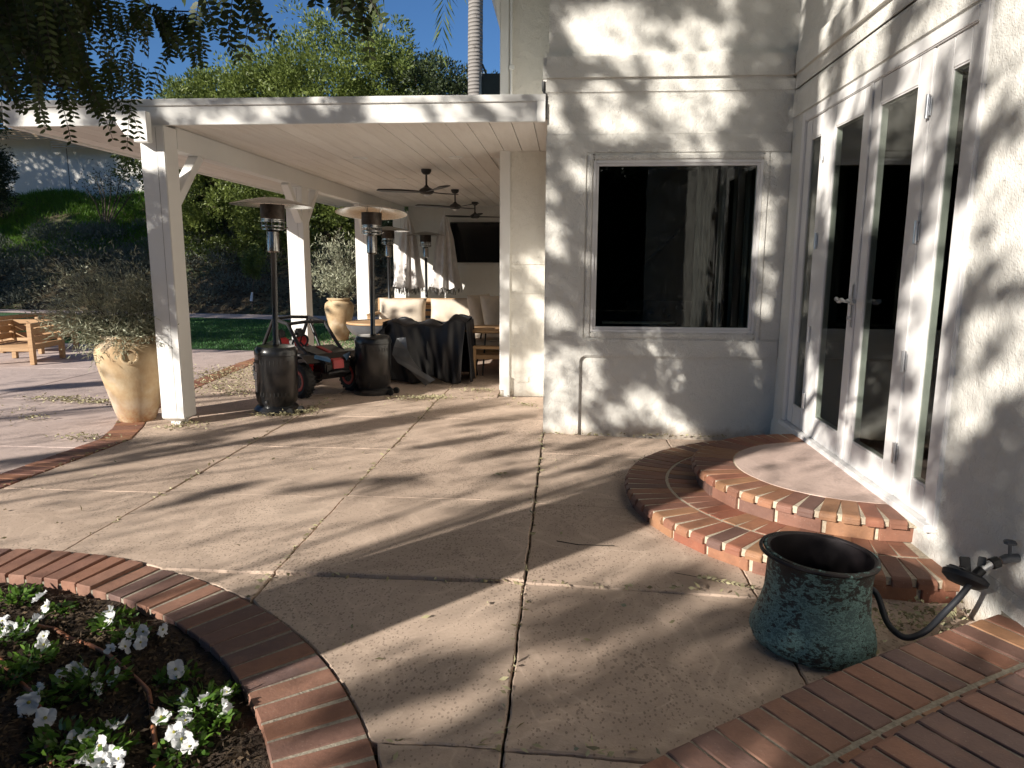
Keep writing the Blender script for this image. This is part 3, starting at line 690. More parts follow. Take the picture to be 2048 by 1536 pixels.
# recessed wall at the end of the patio roof, going up two storeys
Y2 = 8.22
sb('wall', [(-0.735, -0.166, Y2, Y2 + .2, 0, TOP), (-0.735, -0.56, Y2 + .201, 16.1, 0, 2.79)], M['stucco2'], 0)
sb('wall', [(-0.735, -0.56, Y2 + .201, 16.1, 2.80, TOP)], M['stucco2'], 0)
sb('corner_board', [(-0.742, -0.625, Y2 - .03, Y2 - .001, 0.07, 2.775)], M['paint'], .006)
sb('corner_board', [(-0.742, -0.645, Y2 - .02, Y2 - .001, 3.0, TOP)], M['paint'], .006)
fr('base_trim', [(-0.69, -0.62, Y2 - .055, Y2 - .0305, 0.0, 0.24)], M['paint'], house, .004)
for z in (1.20, 1.53): fr('score_ledge', [(-0.60, -0.17, Y2 - .012, Y2 - .0005, z, z + .018)], M['stucco2'], house, .004)
fr('utility_plate', [(-0.54, -0.40, Y2 - .012, Y2 - .0005, 0.17, 0.235)], M['stucco2'], house, .004)
MB().tube([(-0.618, Y2 - .03, 2.98), (-0.618, Y2 - .03, TOP)], .014, 8).build('conduit', M['paint'], house, smooth=True)
fr('conduit_clamp', [(-0.64, -0.585, Y2 - .05, Y2 - .012, 3.62, 3.66)], M['paint'], house, .003)
sb('eave', [(-1.05, 0.6, 7.7, 16.2, 5.05, 5.25)], M['paint'], 0.01)
m = MB(); m.add([(-0.74, 8.15, 4.02), (-0.74, 8.30, 4.02), (-0.90, 8.30, 4.9), (-0.90, 8.15, 4.9), (-0.74, 8.15, 5.05), (-0.74, 8.3, 5.05), (-1.0, 8.30, 5.05), (-1.0, 8.15, 5.05)], [(0, 1, 2, 3), (0, 3, 7, 4), (3, 2, 6, 7), (1, 5, 6, 2), (4, 7, 6, 5), (0, 4, 5, 1)]); m.build('eave_bracket', M['paint'], house)
MB().tube([(-0.17, 6.46, 2.95), (-0.205, 6.5, 3.02), (-0.205, 6.52, 3.10)], .018, 8).build('wall_light', M['blackmat'], house, smooth=True)
# far end wall of the covered patio
sb('end_wall', [(-3.50, -0.7362, 16.1, 16.3, 0, 2.79)], M['stucco'], 0)
sb('roof', [(-0.3, 7, -4.5, 16.3, TOP + .001, TOP + .2)], M['paint'], 0)
# rooms behind the glass
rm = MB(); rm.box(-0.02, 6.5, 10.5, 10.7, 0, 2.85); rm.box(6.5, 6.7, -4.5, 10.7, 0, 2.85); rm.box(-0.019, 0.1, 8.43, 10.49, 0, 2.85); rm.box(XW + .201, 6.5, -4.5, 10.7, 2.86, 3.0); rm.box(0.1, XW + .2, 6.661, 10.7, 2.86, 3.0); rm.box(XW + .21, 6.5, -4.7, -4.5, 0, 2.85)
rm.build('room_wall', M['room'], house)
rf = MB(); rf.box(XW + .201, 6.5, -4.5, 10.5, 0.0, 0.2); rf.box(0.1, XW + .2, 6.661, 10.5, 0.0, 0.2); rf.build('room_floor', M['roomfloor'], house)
# curtains inside
def curtain(x0, x1, y0, y1, z0, z1, n, amp=.03, mat='curtain'):
    V = []; F = []; k = n * 8
    for j, z in enumerate((z0, (z0 + z1) / 2, z1)):
        for i in range(k + 1):
            s = i / k; ph = s * n * 2 * math.pi; g = amp * math.sin(ph) * (1 + .2 * math.sin(3 * s + j))
            dx, dy = x1 - x0, y1 - y0; L = math.hypot(dx, dy); V.append((x0 + dx * s - dy / L * g, y0 + dy * s + dx / L * g, z))
    for j in range(2):
        for i in range(k): a = j * (k + 1) + i; F.append((a, a + 1, a + k + 2, a + k + 1))
    return V, F
def mkcurt(loc, label, *a, **k):
    V, F = curtain(*a, **k); me = bpy.data.meshes.new('curtain'); me.from_pydata(V, [], F); me.update(); o = link('curtain', me, M['curtain'], None, True); 
    o.modifiers.new('s', 'SOLIDIFY').thickness = .004; return tag(o, label, 'curtain', 'curtains inside the windows')
mkcurt(0, 'wide white curtain panel behind the picture window', 1.22, 1.36, 6.95, 7.0, .22, 2.7, 4, amp=.018)
mkcurt(0, 'narrow white curtain strip right of the wide one in the picture window', 1.44, 1.50, 7.0, 7.02, .22, 2.7, 2, amp=.018)
mkcurt(0, 'white curtain strip at the right edge of the picture window', 1.66, 1.76, 6.9, 6.95, .22, 2.7, 3, amp=.018)
mkcurt(0, 'thin sheer strip between the curtains of the picture window', 1.58, 1.61, 7.05, 7.06, .22, 2.7, 2, amp=.01)
mkcurt(0, 'long curtain inside behind the far narrow door pane', XW + .32, XW + .36, 5.5, 5.75, .22, 2.7, 4)
mkcurt(0, 'long curtain inside behind the near narrow door pane', XW + .32, XW + .36, 3.15, 3.6, .22, 2.7, 5)
# piano
pn = thing('grand_piano', (0.9, 8.2, .2), 'black grand piano with raised lid seen dimly through the picture window', 'piano')
P = [(0.40, 7.75), (1.25, 7.55), (1.75, 8.0), (1.9, 8.8), (1.6, 9.5), (1.15, 9.55), (0.75, 9.0), (0.45, 8.6)]
MB().prism(P, 0.86, 1.16).build('body', M['piano'], pn, bevel=.01)
m = MB(); m.add([(0.5, 8.1, 1.17), (1.25, 8.0, 1.9), (1.5, 9.0, 2.1), (0.8, 9.2, 1.17)], [(0, 1, 2, 3)]); o = m.build('lid', M['piano'], pn); o.modifiers.new('s', 'SOLIDIFY').thickness = .02
MB().box(0.34, 1.2, 7.42, 7.70, 0.84, 0.93).build('key_bed', M['piano'], pn, bevel=.01)
m = MB()
for k in range(30): m.box(0.40 + k * .025, 0.423 + k * .025, 7.44, 7.58, 0.931, 0.945)
m.build('keys', M['ivory'], pn)
for x, y in ((0.5, 7.6), (1.15, 7.6), (1.3, 9.2)): MB().tube([(x, y, .2), (x, y, .86)], [.03, .05], 10).build('leg', M['piano'], pn, smooth=True)

# ================================================================ patio cover
RX0, RX1, RY0, RY1, CZ = -5.10, -0.185, YW - .003, 16.09, 2.765
cover = thing('patio_cover', (-3.6, 6.5, 0), 'flat white patio roof on square posts with planked ceiling', 'patio cover')
def cb_(name, boxes, bev=.006, mat='paint'): return sb(name, boxes, M[mat], bev, cover)
cb_('fascia', [(RX0, RX1, RY0, RY0 + .04, CZ - .02, 2.905)], .003)
cb_('drip_edge', [(RX0 - .02, RX1, RY0 - .018, RY0 + .05, 2.906, 2.965)], .004)
cb_('fascia', [(RX0, RX0 + .04, RY0 + .041, RY1, CZ - .02, 2.905)], .003)
cb_('drip_edge', [(RX0 - .02, RX0 + .05, RY0 + .051, RY1, 2.906, 2.965)], .004)
cb_('fascia_end_block', [(RX1 - .075, RX1 - .001, RY0 - .03, RY0 - .001, CZ - .03, 2.904)], .004)
cb_('roof_deck', [(RX0 + .051, -0.17, RY0 + .051, Y2 - .031, 2.86, 2.95), (RX0 + .051, -0.743, Y2 - .031, RY1, 2.86, 2.95)], 0)
BXa, BXb, BZ = -3.73, -3.583, 2.56
cb_('beam', [(BXa, BXb, 6.602, 16.08, BZ, CZ - .001)], .006)
# ogee end of a cross beam outside the post
P = [(0, 0), (0, .26), (-.40, .26), (-.40, .20), (-.29, .185), (-.25, .12), (-.20, .045), (-.13, .03), (-.13, 0)]
for yy in (6.24, 6.60):
    mb = MB(); mb.extr(P, .075, Matrix(((1, 0, 0, -3.665), (0, 0, -1, yy + .1), (0, 1, 0, BZ + .02), (0, 0, 0, 1)))); mb.build('corbel', M['paint'], cover, bevel=.005)
# ceiling planks, four lengths
seams = [6.452, 8.73, 11.08, 13.50, 16.07]; pw = 0.1985
pm = {}
for j in range(4):
    L = seams[j + 1] - seams[j] - .008
    pm[j] = MB().box(0, pw - .007, 0, L, 0, .016).build('plank', M['plank'], cover, bevel=.0025, seg=1, local=True).data
    bpy.data.objects.remove(COL.objects[[o.name for o in COL.objects if o.data == pm[j]][0]])
x = RX0 + .045; 
while x < RX1 - .05:
    w_in = not (BXa - pw < x < BXb)
    for j in range(4):
        if j > 0 and x + pw > -0.74: continue
        o = bpy.data.objects.new('plank', pm[j]); COL.objects.link(o); o.parent = cover
        o.location = (x + 3.6, seams[j] + .004 - 6.5, CZ + random.uniform(0, .003)); 
    x += pw
cb_('soffit_backing', [(RX0 + .041, -0.17, RY0 + .041, Y2 - .03, CZ + .022, 2.859), (RX0 + .041, -0.743, Y2 - .0305, RY1, CZ + .022, 2.859)], 0)
# posts with boxed feet
def post(px, py, w, z1, label=None):
    r = w / 2; m = MB()
    m.add([(px - r, py - r, .07), (px + r, py - r, .07), (px + r, py + r, .07), (px - r, py + r, .07), (px - r, py - r, z1), (px + r, py - r, z1), (px + r, py + r, z1), (px - r, py + r, z1)], [(3, 2, 1, 0), (4, 5, 6, 7), (0, 1, 5, 4), (1, 2, 6, 5), (2, 3, 7, 6), (3, 0, 4, 7)])
    o = m.build('post', M['paint'], cover, bevel=.006)
    f = MB(); q = r - .055; f.add([(px - r, py - r, .069), (px + r, py - r, .069), (px + r, py + r, .069), (px - r, py + r, .069), (px - q, py - q, .03), (px + q, py - q, .03), (px + q, py + q, .03), (px - q, py + q, .03)], [(0, 1, 2, 3), (7, 6, 5, 4), (0, 4, 5, 1), (1, 5, 6, 2), (2, 6, 7, 3), (3, 7, 4, 0)])
    f.box(px - q, px + q, py - q, py + q, 0.0, .0295); f.build('post_base', M['paint'], cover, bevel=.003)
    s = MB(); s.box(px + r * .34, px + r * .36, py - r - .0015, py - r + .002, .08, z1 - .02); s.build('post_seam', M['fringe'], cover)
PYS = [6.50, 9.86, 13.10]
for py in PYS: post(-3.70, py, 0.225 if py == PYS[0] else .235, CZ - .021 if py == PYS[0] else BZ - .001)
post(-3.66, 15.93, 0.26, BZ - .001)
def brace(a, b): MB().bar(a, b, .09, .10, (0, 1, 0) if abs(a[1] - b[1]) < .1 else (1, 0, 0)).build('brace', M['paint'], cover, bevel=.004)
for py in PYS:
    brace((-3.64, py + .09, 2.10), (-3.64, py + .55, 2.56))
    if py > 7: brace((-3.64, py - .09, 2.10), (-3.64, py - .55, 2.56))
# recessed lights
def can(x, y):
    o = MB().lathe([(0.0, .004), (.055, .004), (.062, -.004), (.085, -.006), (.088, .004)], (x, y, CZ - .001), 20).build('recessed_light', M['paint'], cover, smooth=True)
for x, y in ((-2.44, 8.62), (-1.30, 8.62), (-2.45, 10.8), (-1.35, 10.8), (-2.45, 12.9), (-1.35, 12.9)): can(x, y)

# ================================================================ patio heaters
def make_heater(label):
    t = thing('patio_heater', (0, 0, 0), label, 'patio heater', 'mushroom patio heaters on the patio')
    k = dict(local=True)
    MB().lathe([(0.0, 0.0), (.235, 0.0), (.235, .035), (.205, .07), (.19, .075), (0, .075)], n=40).build('base', M['black'], t, smooth=True, **k)
    b = MB().lathe([(.0, .076), (.185, .076), (.19, .10), (.205, .125), (.205, .16), (.212, .17), (.212, .60), (.217, .605), (.217, .635), (.205, .67), (.19, .69), (.0, .70)], n=40)
    b.build('tank_housing', M['black'], t, smooth=True, **k)
    m = MB()
    for z in (.19, .52):
        for i in range(14):
            a = R(195 + i * 10); c, s_ = math.cos(a), math.sin(a); m.bar((.2125 * c, .2125 * s_, z), (.2125 * c, .2125 * s_, z + .04), .010, .004, (c, s_, 0))
    m.build('vent_slots', M['rubber'], t, **k)
    a = R(198); MB().lathe([(.0, 0), (.028, 0), (.032, .004), (.0, .004)], n=20, M=Matrix.Translation((.2115 * math.cos(a), .2115 * math.sin(a), .46)) @ Matrix.Rotation(a, 4, 'Z') @ Matrix.Rotation(R(90), 4, 'Y')).build('grip_hole', M['rubber'], t, **k)
    a = R(262); MB().lathe([(.0, 0), (.018, 0), (.016, .012), (.0, .014)], n=16, M=Matrix.Translation((.204 * math.cos(a), .204 * math.sin(a), .13)) @ Matrix.Rotation(a, 4, 'Z') @ Matrix.Rotation(R(90), 4, 'Y')).build('knob', M['blackmat'], t, smooth=True, **k)
    MB().lathe([(.036, .70), (.028, .712), (.028, 1.63), (.034, 1.64)], n=20).build('pole', M['black'], t, smooth=True, **k)
    MB().lathe([(0, 1.635), (.046, 1.64), (.06, 1.655), (.06, 1.84), (.052, 1.86), (0, 1.865)], n=24).build('burner_neck', M['steel'], t, smooth=True, **k)
    m = MB()
    for z, r in ((1.868, .10), (1.90, .112), (1.945, .116), (1.965, .112)):
        m.lathe([(r - .006, z - .006), (r, z - .006), (r, z + .006), (r - .006, z + .006), (r - .006, z - .006)], n=28)
    for i in range(10):
        a = 2 * math.pi * i / 10; m.tube([(.112 * math.cos(a), .112 * math.sin(a), 1.87), (.112 * math.cos(a), .112 * math.sin(a), 1.96)], .004, 5)
    for i in range(3):
        a = 2 * math.pi * i / 3 + .4; m.tube([(.10 * math.cos(a), .10 * math.sin(a), 1.875), (.145 * math.cos(a), .145 * math.sin(a), 1.895)], .005, 5)
    m.build('burner_guard', M['steel'], t, smooth=True, **k)
    MB().lathe([(0, 1.94), (.078, 1.94), (.078, 1.966), (0, 1.967)], n=24).build('burner_core', M['steel'], t, smooth=True, **k)
    MB().lathe([(0, 1.968), (.112, 1.968), (.116, 1.975), (.118, 2.11), (0, 2.111)], n=32).build('emitter_screen', M['steelmesh'], t, smooth=True, **k)
    MB().lathe([(0, 2.185), (.10, 2.175), (.25, 2.145), (.40, 2.105), (.408, 2.098), (.398, 2.098), (.25, 2.137), (.10, 2.166), (0, 2.176)], n=48).build('reflector', M['steel'], t, smooth=True, **k)
    m = MB()
    for i in range(3):
        a = 2 * math.pi * i / 3; m.tube([(.09 * math.cos(a), .09 * math.sin(a), 2.11), (.12 * math.cos(a), .12 * math.sin(a), 2.17)], .004, 5)
    m.build('stay', M['steel'], t, **k)
    a = R(-25)
    for s in (-.07, .07):
        MB().lathe([(0, -.015), (.038, -.015), (.04, 0), (.038, .015), (0, .015)], n=18, M=Matrix.Translation((.27 * math.cos(a) - s * math.sin(a), .27 * math.sin(a) + s * math.cos(a), .04)) @ Matrix.Rotation(a, 4, 'Z') @ Matrix.Rotation(R(90), 4, 'X')).build('wheel', M['rubber'], t, smooth=True, **k)
    return t
def put(o, x, y, rz=0, rx=0, ry=0, label=None, z=0.0):
    o.location = (x, y, z); o.rotation_euler = (rx, ry, rz)
    if label: o['label'] = label
    return o
h1 = make_heater('black patio heater with a white sticker beside the nearest roof post')
h2 = copy_tree(h1); h3 = copy_tree(h1); h4 = copy_tree(h1)
for o in h2.children:
    if o.name.startswith('reflector'): o.rotation_euler = (R(-7), 0, 0); o.location = (0, -.262, .017)
# sticker on the first
m = MB(); P = []
for i in range(5):
    a = R(206 + i * 5.5); P.append((.2135 * math.cos(a), .2135 * math.sin(a)))
for i in range(4): m.add([(P[i][0], P[i][1], .22), (P[i + 1][0], P[i + 1][1], .22), (P[i + 1][0], P[i + 1][1], .43), (P[i][0], P[i][1], .43)], [(0, 1, 2, 3)])
m.build('sticker', M['paper'], h1, local=True)
m = MB(); 
for r in range(9):
    for i in range(3):
        a, b = R(209 + i * 5.4), R(212.8 + i * 5.4 - (r * 37 % 3)); z = .41 - r * .02
        m.add([(.2141 * math.cos(a), .2141 * math.sin(a), z), (.2141 * math.cos(b), .2141 * math.sin(b), z), (.2141 * math.cos(b), .2141 * math.sin(b), z + .005), (.2141 * math.cos(a), .2141 * math.sin(a), z + .005)], [(0, 1, 2, 3)])
m.build('sticker_print', M['fringe'], h1, local=True)
put(h1, -2.985, 7.13, 0, 0, R(1.5)); put(h2, -2.27, 8.28, R(10), 0, R(1.0), 'black patio heater between the toy buggy and the draped cover')
put(h3, -3.20, 12.95, R(30), label='patio heater behind the sofa next to the third post, its pole thin and dark'); put(h4, -2.93, 15.1, R(70), label='farthest patio heater, between the two closed white parasols')

# ================================================================ ceiling fans
def make_fan(rot):
    t = thing('ceiling_fan', (0, 0, 0), 'nearest of the three dark ceiling fans under the patio roof', 'ceiling fan', 'three blade ceiling fans in a row under the patio roof')
    k = dict(local=True)
    MB().lathe([(0, 0), (.068, 0), (.066, -.03), (.045, -.06), (.018, -.07), (0, -.07)], n=24).build('canopy', M['blackmat'], t, smooth=True, **k)
    MB().lathe([(.013, -.06), (.013, -.20), (.03, -.22), (.04, -.235), (0, -.236)], n=16).build('downrod', M['blackmat'], t, smooth=True, **k)
    MB().lathe([(0, -.225), (.04, -.23), (.085, -.255), (.10, -.275), (.10, -.295), (.08, -.315), (.05, -.325), (0, -.33)], n=28).build('motor', M['blackmat'], t, smooth=True, **k)
    MB().lathe([(0, -.3305), (.045, -.328), (.03, -.343), (0, -.346)], n=20).build('cap', M['silver'], t, smooth=True, **k)
    for i in range(3):
        a = rot + 2 * math.pi * i / 3; V = []; F = []; n = 12
        for j in range(n + 1):
            s = j / n; r = .07 + .60 * s; w = .035 + .045 * math.sin(min(1, s * 1.15) * math.pi * .62) if s < .93 else .05 * (1 - (s - .93) / .07 * .75)
            sw = .05 * math.sin(s * 2.2); tilt = .22 * (1 - .5 * s)
            for q in (-1, 1): V.append((r, sw + q * w, -.285 + q * w * tilt + .02 * s))
        for j in range(n): F.append((2 * j, 2 * j + 2, 2 * j + 3, 2 * j + 1))
        V = [(x * math.cos(a) - y * math.sin(a), x * math.sin(a) + y * math.cos(a), z) for x, y, z in V]
        me = bpy.data.meshes.new('blade'); me.from_pydata(V, [], F); me.update()
        o = link('blade', me, M['blackmat'], t, True, local=True); o.modifiers.new('s', 'SOLIDIFY').thickness = .009
    return t
f1 = make_fan(R(178)); put(f1, -1.86, 9.70, z=CZ)
for (x, y, a, l) in ((-1.88, 12.35, 8, 'middle one of the three dark ceiling fans under the patio roof'), (-1.86, 14.9, -18, 'farthest of the three dark ceiling fans, in front of the television wall')):
    f = copy_tree(f1); put(f, x, y, R(a), z=CZ, label=l)

# ================================================================ television
tv = thing('television', (-1.95, 16.06, 1.98), 'large black flat television on the end wall of the covered patio', 'television')
MB().box(-2.56, -1.02, 16.02, 16.075, 1.545, 2.425).build('case', M['blackmat'], tv, bevel=.008)
MB().box(-2.545, -1.035, 16.017, 16.0195, 1.56, 2.41).build('screen', M['screen'], tv)
MB().box(-2.0, -1.6, 16.076, 16.099, 1.8, 2.2).build('bracket', M['blackmat'], tv)

# ================================================================ big jars with olive bushes
def jar(x, y, s, label, group='tall clay jars planted with olive bushes', squat=1.0):
    t = thing('clay_jar', (x, y, 0), label, 'jar', group)
    pr = [(0, 0), (.165, 0), (.175, .02), (.205, .14), (.25, .32), (.30, .50), (.322, .62), (.325, .68), (.31, .735), (.27, .77), (.235, .785), (.235, .80), (.262, .815), (.268, .83), (.262, .845), (.235, .848), (.215, .835), (.205, .80), (.22, .76), (0, .75)]
    pr = [(r * s * squat, z * s) for r, z in pr]
    m = MB().lathe(pr, (x, y, 0), 48); m.v = [(a + .003 * math.sin(c * 23 + b * 9), b + .003 * math.sin(c * 17), c) for a, b, c in m.v]
    m.build('jar', M['ceram'], t, smooth=True)
    MB().lathe([(0, .77 * s), (.212 * s, .765 * s)], (x, y, 0), 24).build('potting_soil', M['soil'], t)
    return t
def ring_handle(t, x, y, s, ang, z=.665):
    c, n = Vector((x + .325 * s * math.cos(ang), y + .325 * s * math.sin(ang), z * s)), Vector((math.cos(ang), math.sin(ang), .12)).normalized()
    e = Vector((-math.sin(ang), math.cos(ang), 0)); u = n.cross(e); pts = [c + n * .006 + (e * math.cos(k * math.pi / 10) + u * math.sin(k * math.pi / 10)) * .068 * s for k in range(21)]
    MB().tube(pts, .014 * s, 8, cap=False).build('ring_handle', M['ceram'], t, smooth=True)
    MB().bar(c + u * -.07 * s + n * .0, c + u * -.045 * s + n * .02, .03, .03).build('handle_lug', M['ceram'], t, bevel=.006)
j1 = jar(-4.20, 6.62, 1.0, 'large tan clay jar with a ring handle at the foot of the nearest post'); ring_handle(j1, -4.20, 6.62, 1.0, R(-62)); ring_handle(j1, -4.20, 6.62, 1.0, R(118))
j2 = jar(-4.45, 13.9, 1.0, 'plain rounded clay jar further back between two posts', squat=.88)
def bush(name, base, label, cat, center, rad, nst, nl, L, W, mat, group=None, bend=.25, twr=.004, up=0.25, mat2='twig'):
    """stems that fan out of one point, with many narrow leaves along them"""
    t = thing(name, base, label, cat, group); base = Vector(base); m = MB(); P = []; D = []
    c = np.array(center); rad = np.array(rad)
    for i in range(nst):
        v = rng.normal(size=3); v /= np.linalg.norm(v); v[2] = v[2] * .9 + .1; e = Vector(c + rad * v * rng.uniform(.55, 1.0))
        b = base + Vector((rng.uniform(-.06, .06), rng.uniform(-.06, .06), 0)); mid = (b + e) / 2 + Vector((0, 0, bend * (e - b).length * .45)) ; pts = []
        for s in np.linspace(0, 1, 9): pts.append((1 - s) ** 2 * b + 2 * s * (1 - s) * mid + s * s * e)
        if i % 2 == 0: m.tube(pts, [twr * (1.3 - s) for s in np.linspace(0, 1, 9)], 4, cap=False)
        A = np.array([list(p) for p in pts]); 
        for k in range(nl):
            s = 0.3 + .7 * rng.random() ** .7; q = s * 8; j = min(7, int(q)); f = q - j; p = A[j] * (1 - f) + A[j + 1] * f + rng.normal(size=3) * .045
            d = A[j + 1] - A[j]; d = d / np.linalg.norm(d) + rng.normal(size=3) * .75 + [0, 0, up]; P.append(p); D.append(d)
        for q in range(2):
            a0 = A[rng.integers(3, 9)]; dv = rng.normal(size=3); dv /= np.linalg.norm(dv); L_ = rng.uniform(.10, .24) * (rad[0] / .66)
            if q == 0: m.tube([tuple(a0), tuple(a0 + dv * L_)], twr * .5, 3, cap=False)
            for k in range(7): P.append(a0 + dv * L_ * (k + 1) / 7); D.append(dv * .6 + rng.normal(size=3) * .6)
    m.build('stems', M[mat2], t, fixn=False)
    P = np.array(P); n = len(P); leafmesh('leaves', P, np.array(D), rng.uniform(.7, 1.2, n) * L, rng.uniform(.8, 1.2, n) * W, M[mat], t, tone=rng.random(n))
    return t
bush('olive_bush', (-4.20, 6.62, .76), 'wide wispy grey green olive bush growing in the near clay jar', 'shrub', (-4.33, 6.52, 1.12), (.76, .62, .62), 150, 60, .055, .0095, 'olive', bend=.1, twr=.003, up=.0)
bush('olive_bush', (-4.45, 13.9, .76), 'smaller pale olive bush in the far clay jar', 'shrub', (-4.50, 13.9, 1.45), (.72, .7, .72), 90, 24, .085, .016, 'olive', up=.5)
for k in range(5):
    pass

# ================================================================ furniture under the roof
def cushion(name, c, w, h, d, rx, rz, mat, parent=None, seed=0, pinch=.12):
    """pillow: w wide, h high, d thick, leaning back by rx"""
    n = 14; V = []; F = []; rr = np.random.default_rng(seed)
    for side in (1, -1):
        for i in range(n + 1):
            for j in range(n + 1):
                u = i / n * 2 - 1; v = j / n * 2 - 1; e = (1 - u ** 4) * (1 - v ** 4); sh = 1 - pinch * (u * u * v * v) 
                w_ = .03 * math.sin(5 * u + seed) * math.sin(4 * v + 2 * seed) * e
                V.append(((u * w / 2) * (1 - pinch * .35 * (1 - v * v)) , side * (d / 2 * e ** .55 + w_ * d) + (.002 * side), (v * h / 2) * (1 - pinch * .35 * (1 - u * u))))
    q = (n + 1) * (n + 1)
    for s in (0, 1):
        for i in range(n):
            for j in range(n):
                a = s * q + i * (n + 1) + j; f = (a, a + n + 1, a + n + 2, a + 1); F.append(f if s == 0 else f[::-1])
    me = bpy.data.meshes.new(name); me.from_pydata(V, [], F); me.update()
    bm = bmesh.new(); bm.from_mesh(me); bmesh.ops.remove_doubles(bm, verts=bm.verts, dist=.006); bmesh.ops.recalc_face_normals(bm, faces=bm.faces); bm.to_mesh(me); bm.free()
    me.transform(Matrix.Translation(c) @ Matrix.Rotation(rz, 4, 'Z') @ Matrix.Rotation(rx, 4, 'X'))
    return link(name, me, mat, parent, True)
sofa = thing('garden_sofa', (-3.2, 13.4, 0), 'wooden garden sofa with beige seat cushions facing the camera', 'sofa')
def woodbox(name, b, parent, bev=.006): return MB().box(*b).build(name, M['wood'], parent, bevel=bev)
SY = 12.2
for x in (-3.42, -1.62): woodbox('leg', (x, x + .08, SY, SY + .08, 0, .62), sofa); woodbox('leg', (x, x + .08, SY + .75, SY + .83, 0, .86), sofa)
woodbox('top_rail', (-3.42, -1.54, SY + .76, SY + .82, .80, .90), sofa); woodbox('seat_frame', (-3.40, -1.56, SY, SY + .8, .26, .33), sofa)
for z in (.45, .58, .70): woodbox('back_slat', (-3.40, -1.56, SY + .78, SY + .80, z, z + .08), sofa, .003)
for x in (-3.43, -1.63): woodbox('armrest', (x, x + .1, SY, SY + .83, .621, .655), sofa)
for i in range(2): cushion('seat_cushion', (-2.96 + i * .93, SY + .38, .41), .90, .15, .72, R(90), 0, M['cushion'], sofa, i) if False else MB().box(-3.34 + i * .92, -2.44 + i * .92, SY + .02, SY + .72, .335, .47).build('seat_cushion', M['cushion'], sofa, bevel=.035, seg=3)
for i, x in enumerate((-2.93, -1.98)):
    o = cushion('back_cushion', (x, SY + .60, .66), .88, .50, .26, R(-14), R(3 * (i - .5)), M['cushion'], None, 3 + i)
    o.location = (0, 0, 0); tag(o, ('left one of the two sunlit beige back cushions on the garden sofa', 'right one of the two sunlit beige back cushions on the garden sofa')[i], 'cushion', 'beige cushions on the garden sofas')
sofa2 = thing('garden_sofa', (-1.0, 11.2, 0), 'wooden bench sofa along the right wall of the covered patio, mostly hidden', 'sofa')
woodbox('seat_frame', (-1.55, -.80, 9.95, 12.9, .24, .32), sofa2); woodbox('leg', (-1.27, -1.18, 9.45, 9.54, 0, .40), sofa2); 
woodbox('leg', (-1.5, -1.42, 10.1, 10.18, 0, .24), sofa2); woodbox('leg', (-0.9, -.82, 10.1, 10.18, 0, .24), sofa2); woodbox('leg', (-1.5, -1.42, 12.7, 12.78, 0, .24), sofa2); woodbox('armrest', (-1.28, -.76, 9.44, 9.56, .401, .44), sofa2); woodbox('side_rail', (-1.26, -.78, 9.5601, 9.949, .25, .31), sofa2)
MB().box(-1.5, -.80, 10.0, 12.8, .325, .47).build('seat_cushion', M['cushion'], sofa2, bevel=.03, seg=3)
for i, (x, y, rz, l) in enumerate(((-1.30, 11.3, 62, 'leaning taupe cushion left of the other at the dark end of the right hand sofa'), (-1.02, 11.0, 48, 'leaning taupe cushion partly hidden by the corner board'))):
    o = cushion('back_cushion', (x, y, .78), .62, .56, .2, R(-16), R(rz), M['cushion'], None, 8 + i); tag(o, l, 'cushion', 'beige cushions on the garden sofas')
ct = thing('side_table', (-1.05, 9.9, 0), 'small table with a glossy orange wood top between cover and corner board', 'table')
MB().lathe([(0, .60), (.42, .60), (.44, .615), (.44, .635), (.42, .645), (0, .645)], (-1.05, 10.0, 0), 40).build('top', M['wood'], ct, smooth=True)
for a in (0, 1, 2): MB().tube([(-1.05 + .3 * math.cos(a * 2.1 + .3), 10 + .3 * math.sin(a * 2.1 + .3), 0), (-1.05 + .16 * math.cos(a * 2.1 + .3), 10 + .16 * math.sin(a * 2.1 + .3), .599)], .012, 8).build('leg', M['blackmat'], ct, smooth=True)
# fire bowl
fb = thing('fire_bowl', (-2.95, 11.6, 0), 'wide dark grey fire bowl with a round wooden lid left of the draped cover', 'fire bowl')
MB().lathe([(0, .40), (.12, .40), (.25, .44), (.37, .52), (.43, .60), (.45, .655), (.43, .655), (0, .60)], (-2.74, 10.3, 0), 40).build('bowl', M['bowl'], fb, smooth=True)
MB().lathe([(0, .657), (.435, .657), (.445, .665), (.44, .69), (0, .70)], (-2.74, 10.3, 0), 40).build('lid', M['wood'], fb, smooth=True)
MB().lathe([(0, 0), (.24, 0), (.22, .03), (.10, .05), (.09, .39), (0, .40)], (-2.74, 10.3, 0), 28).build('pedestal', M['steel'], fb, smooth=True)
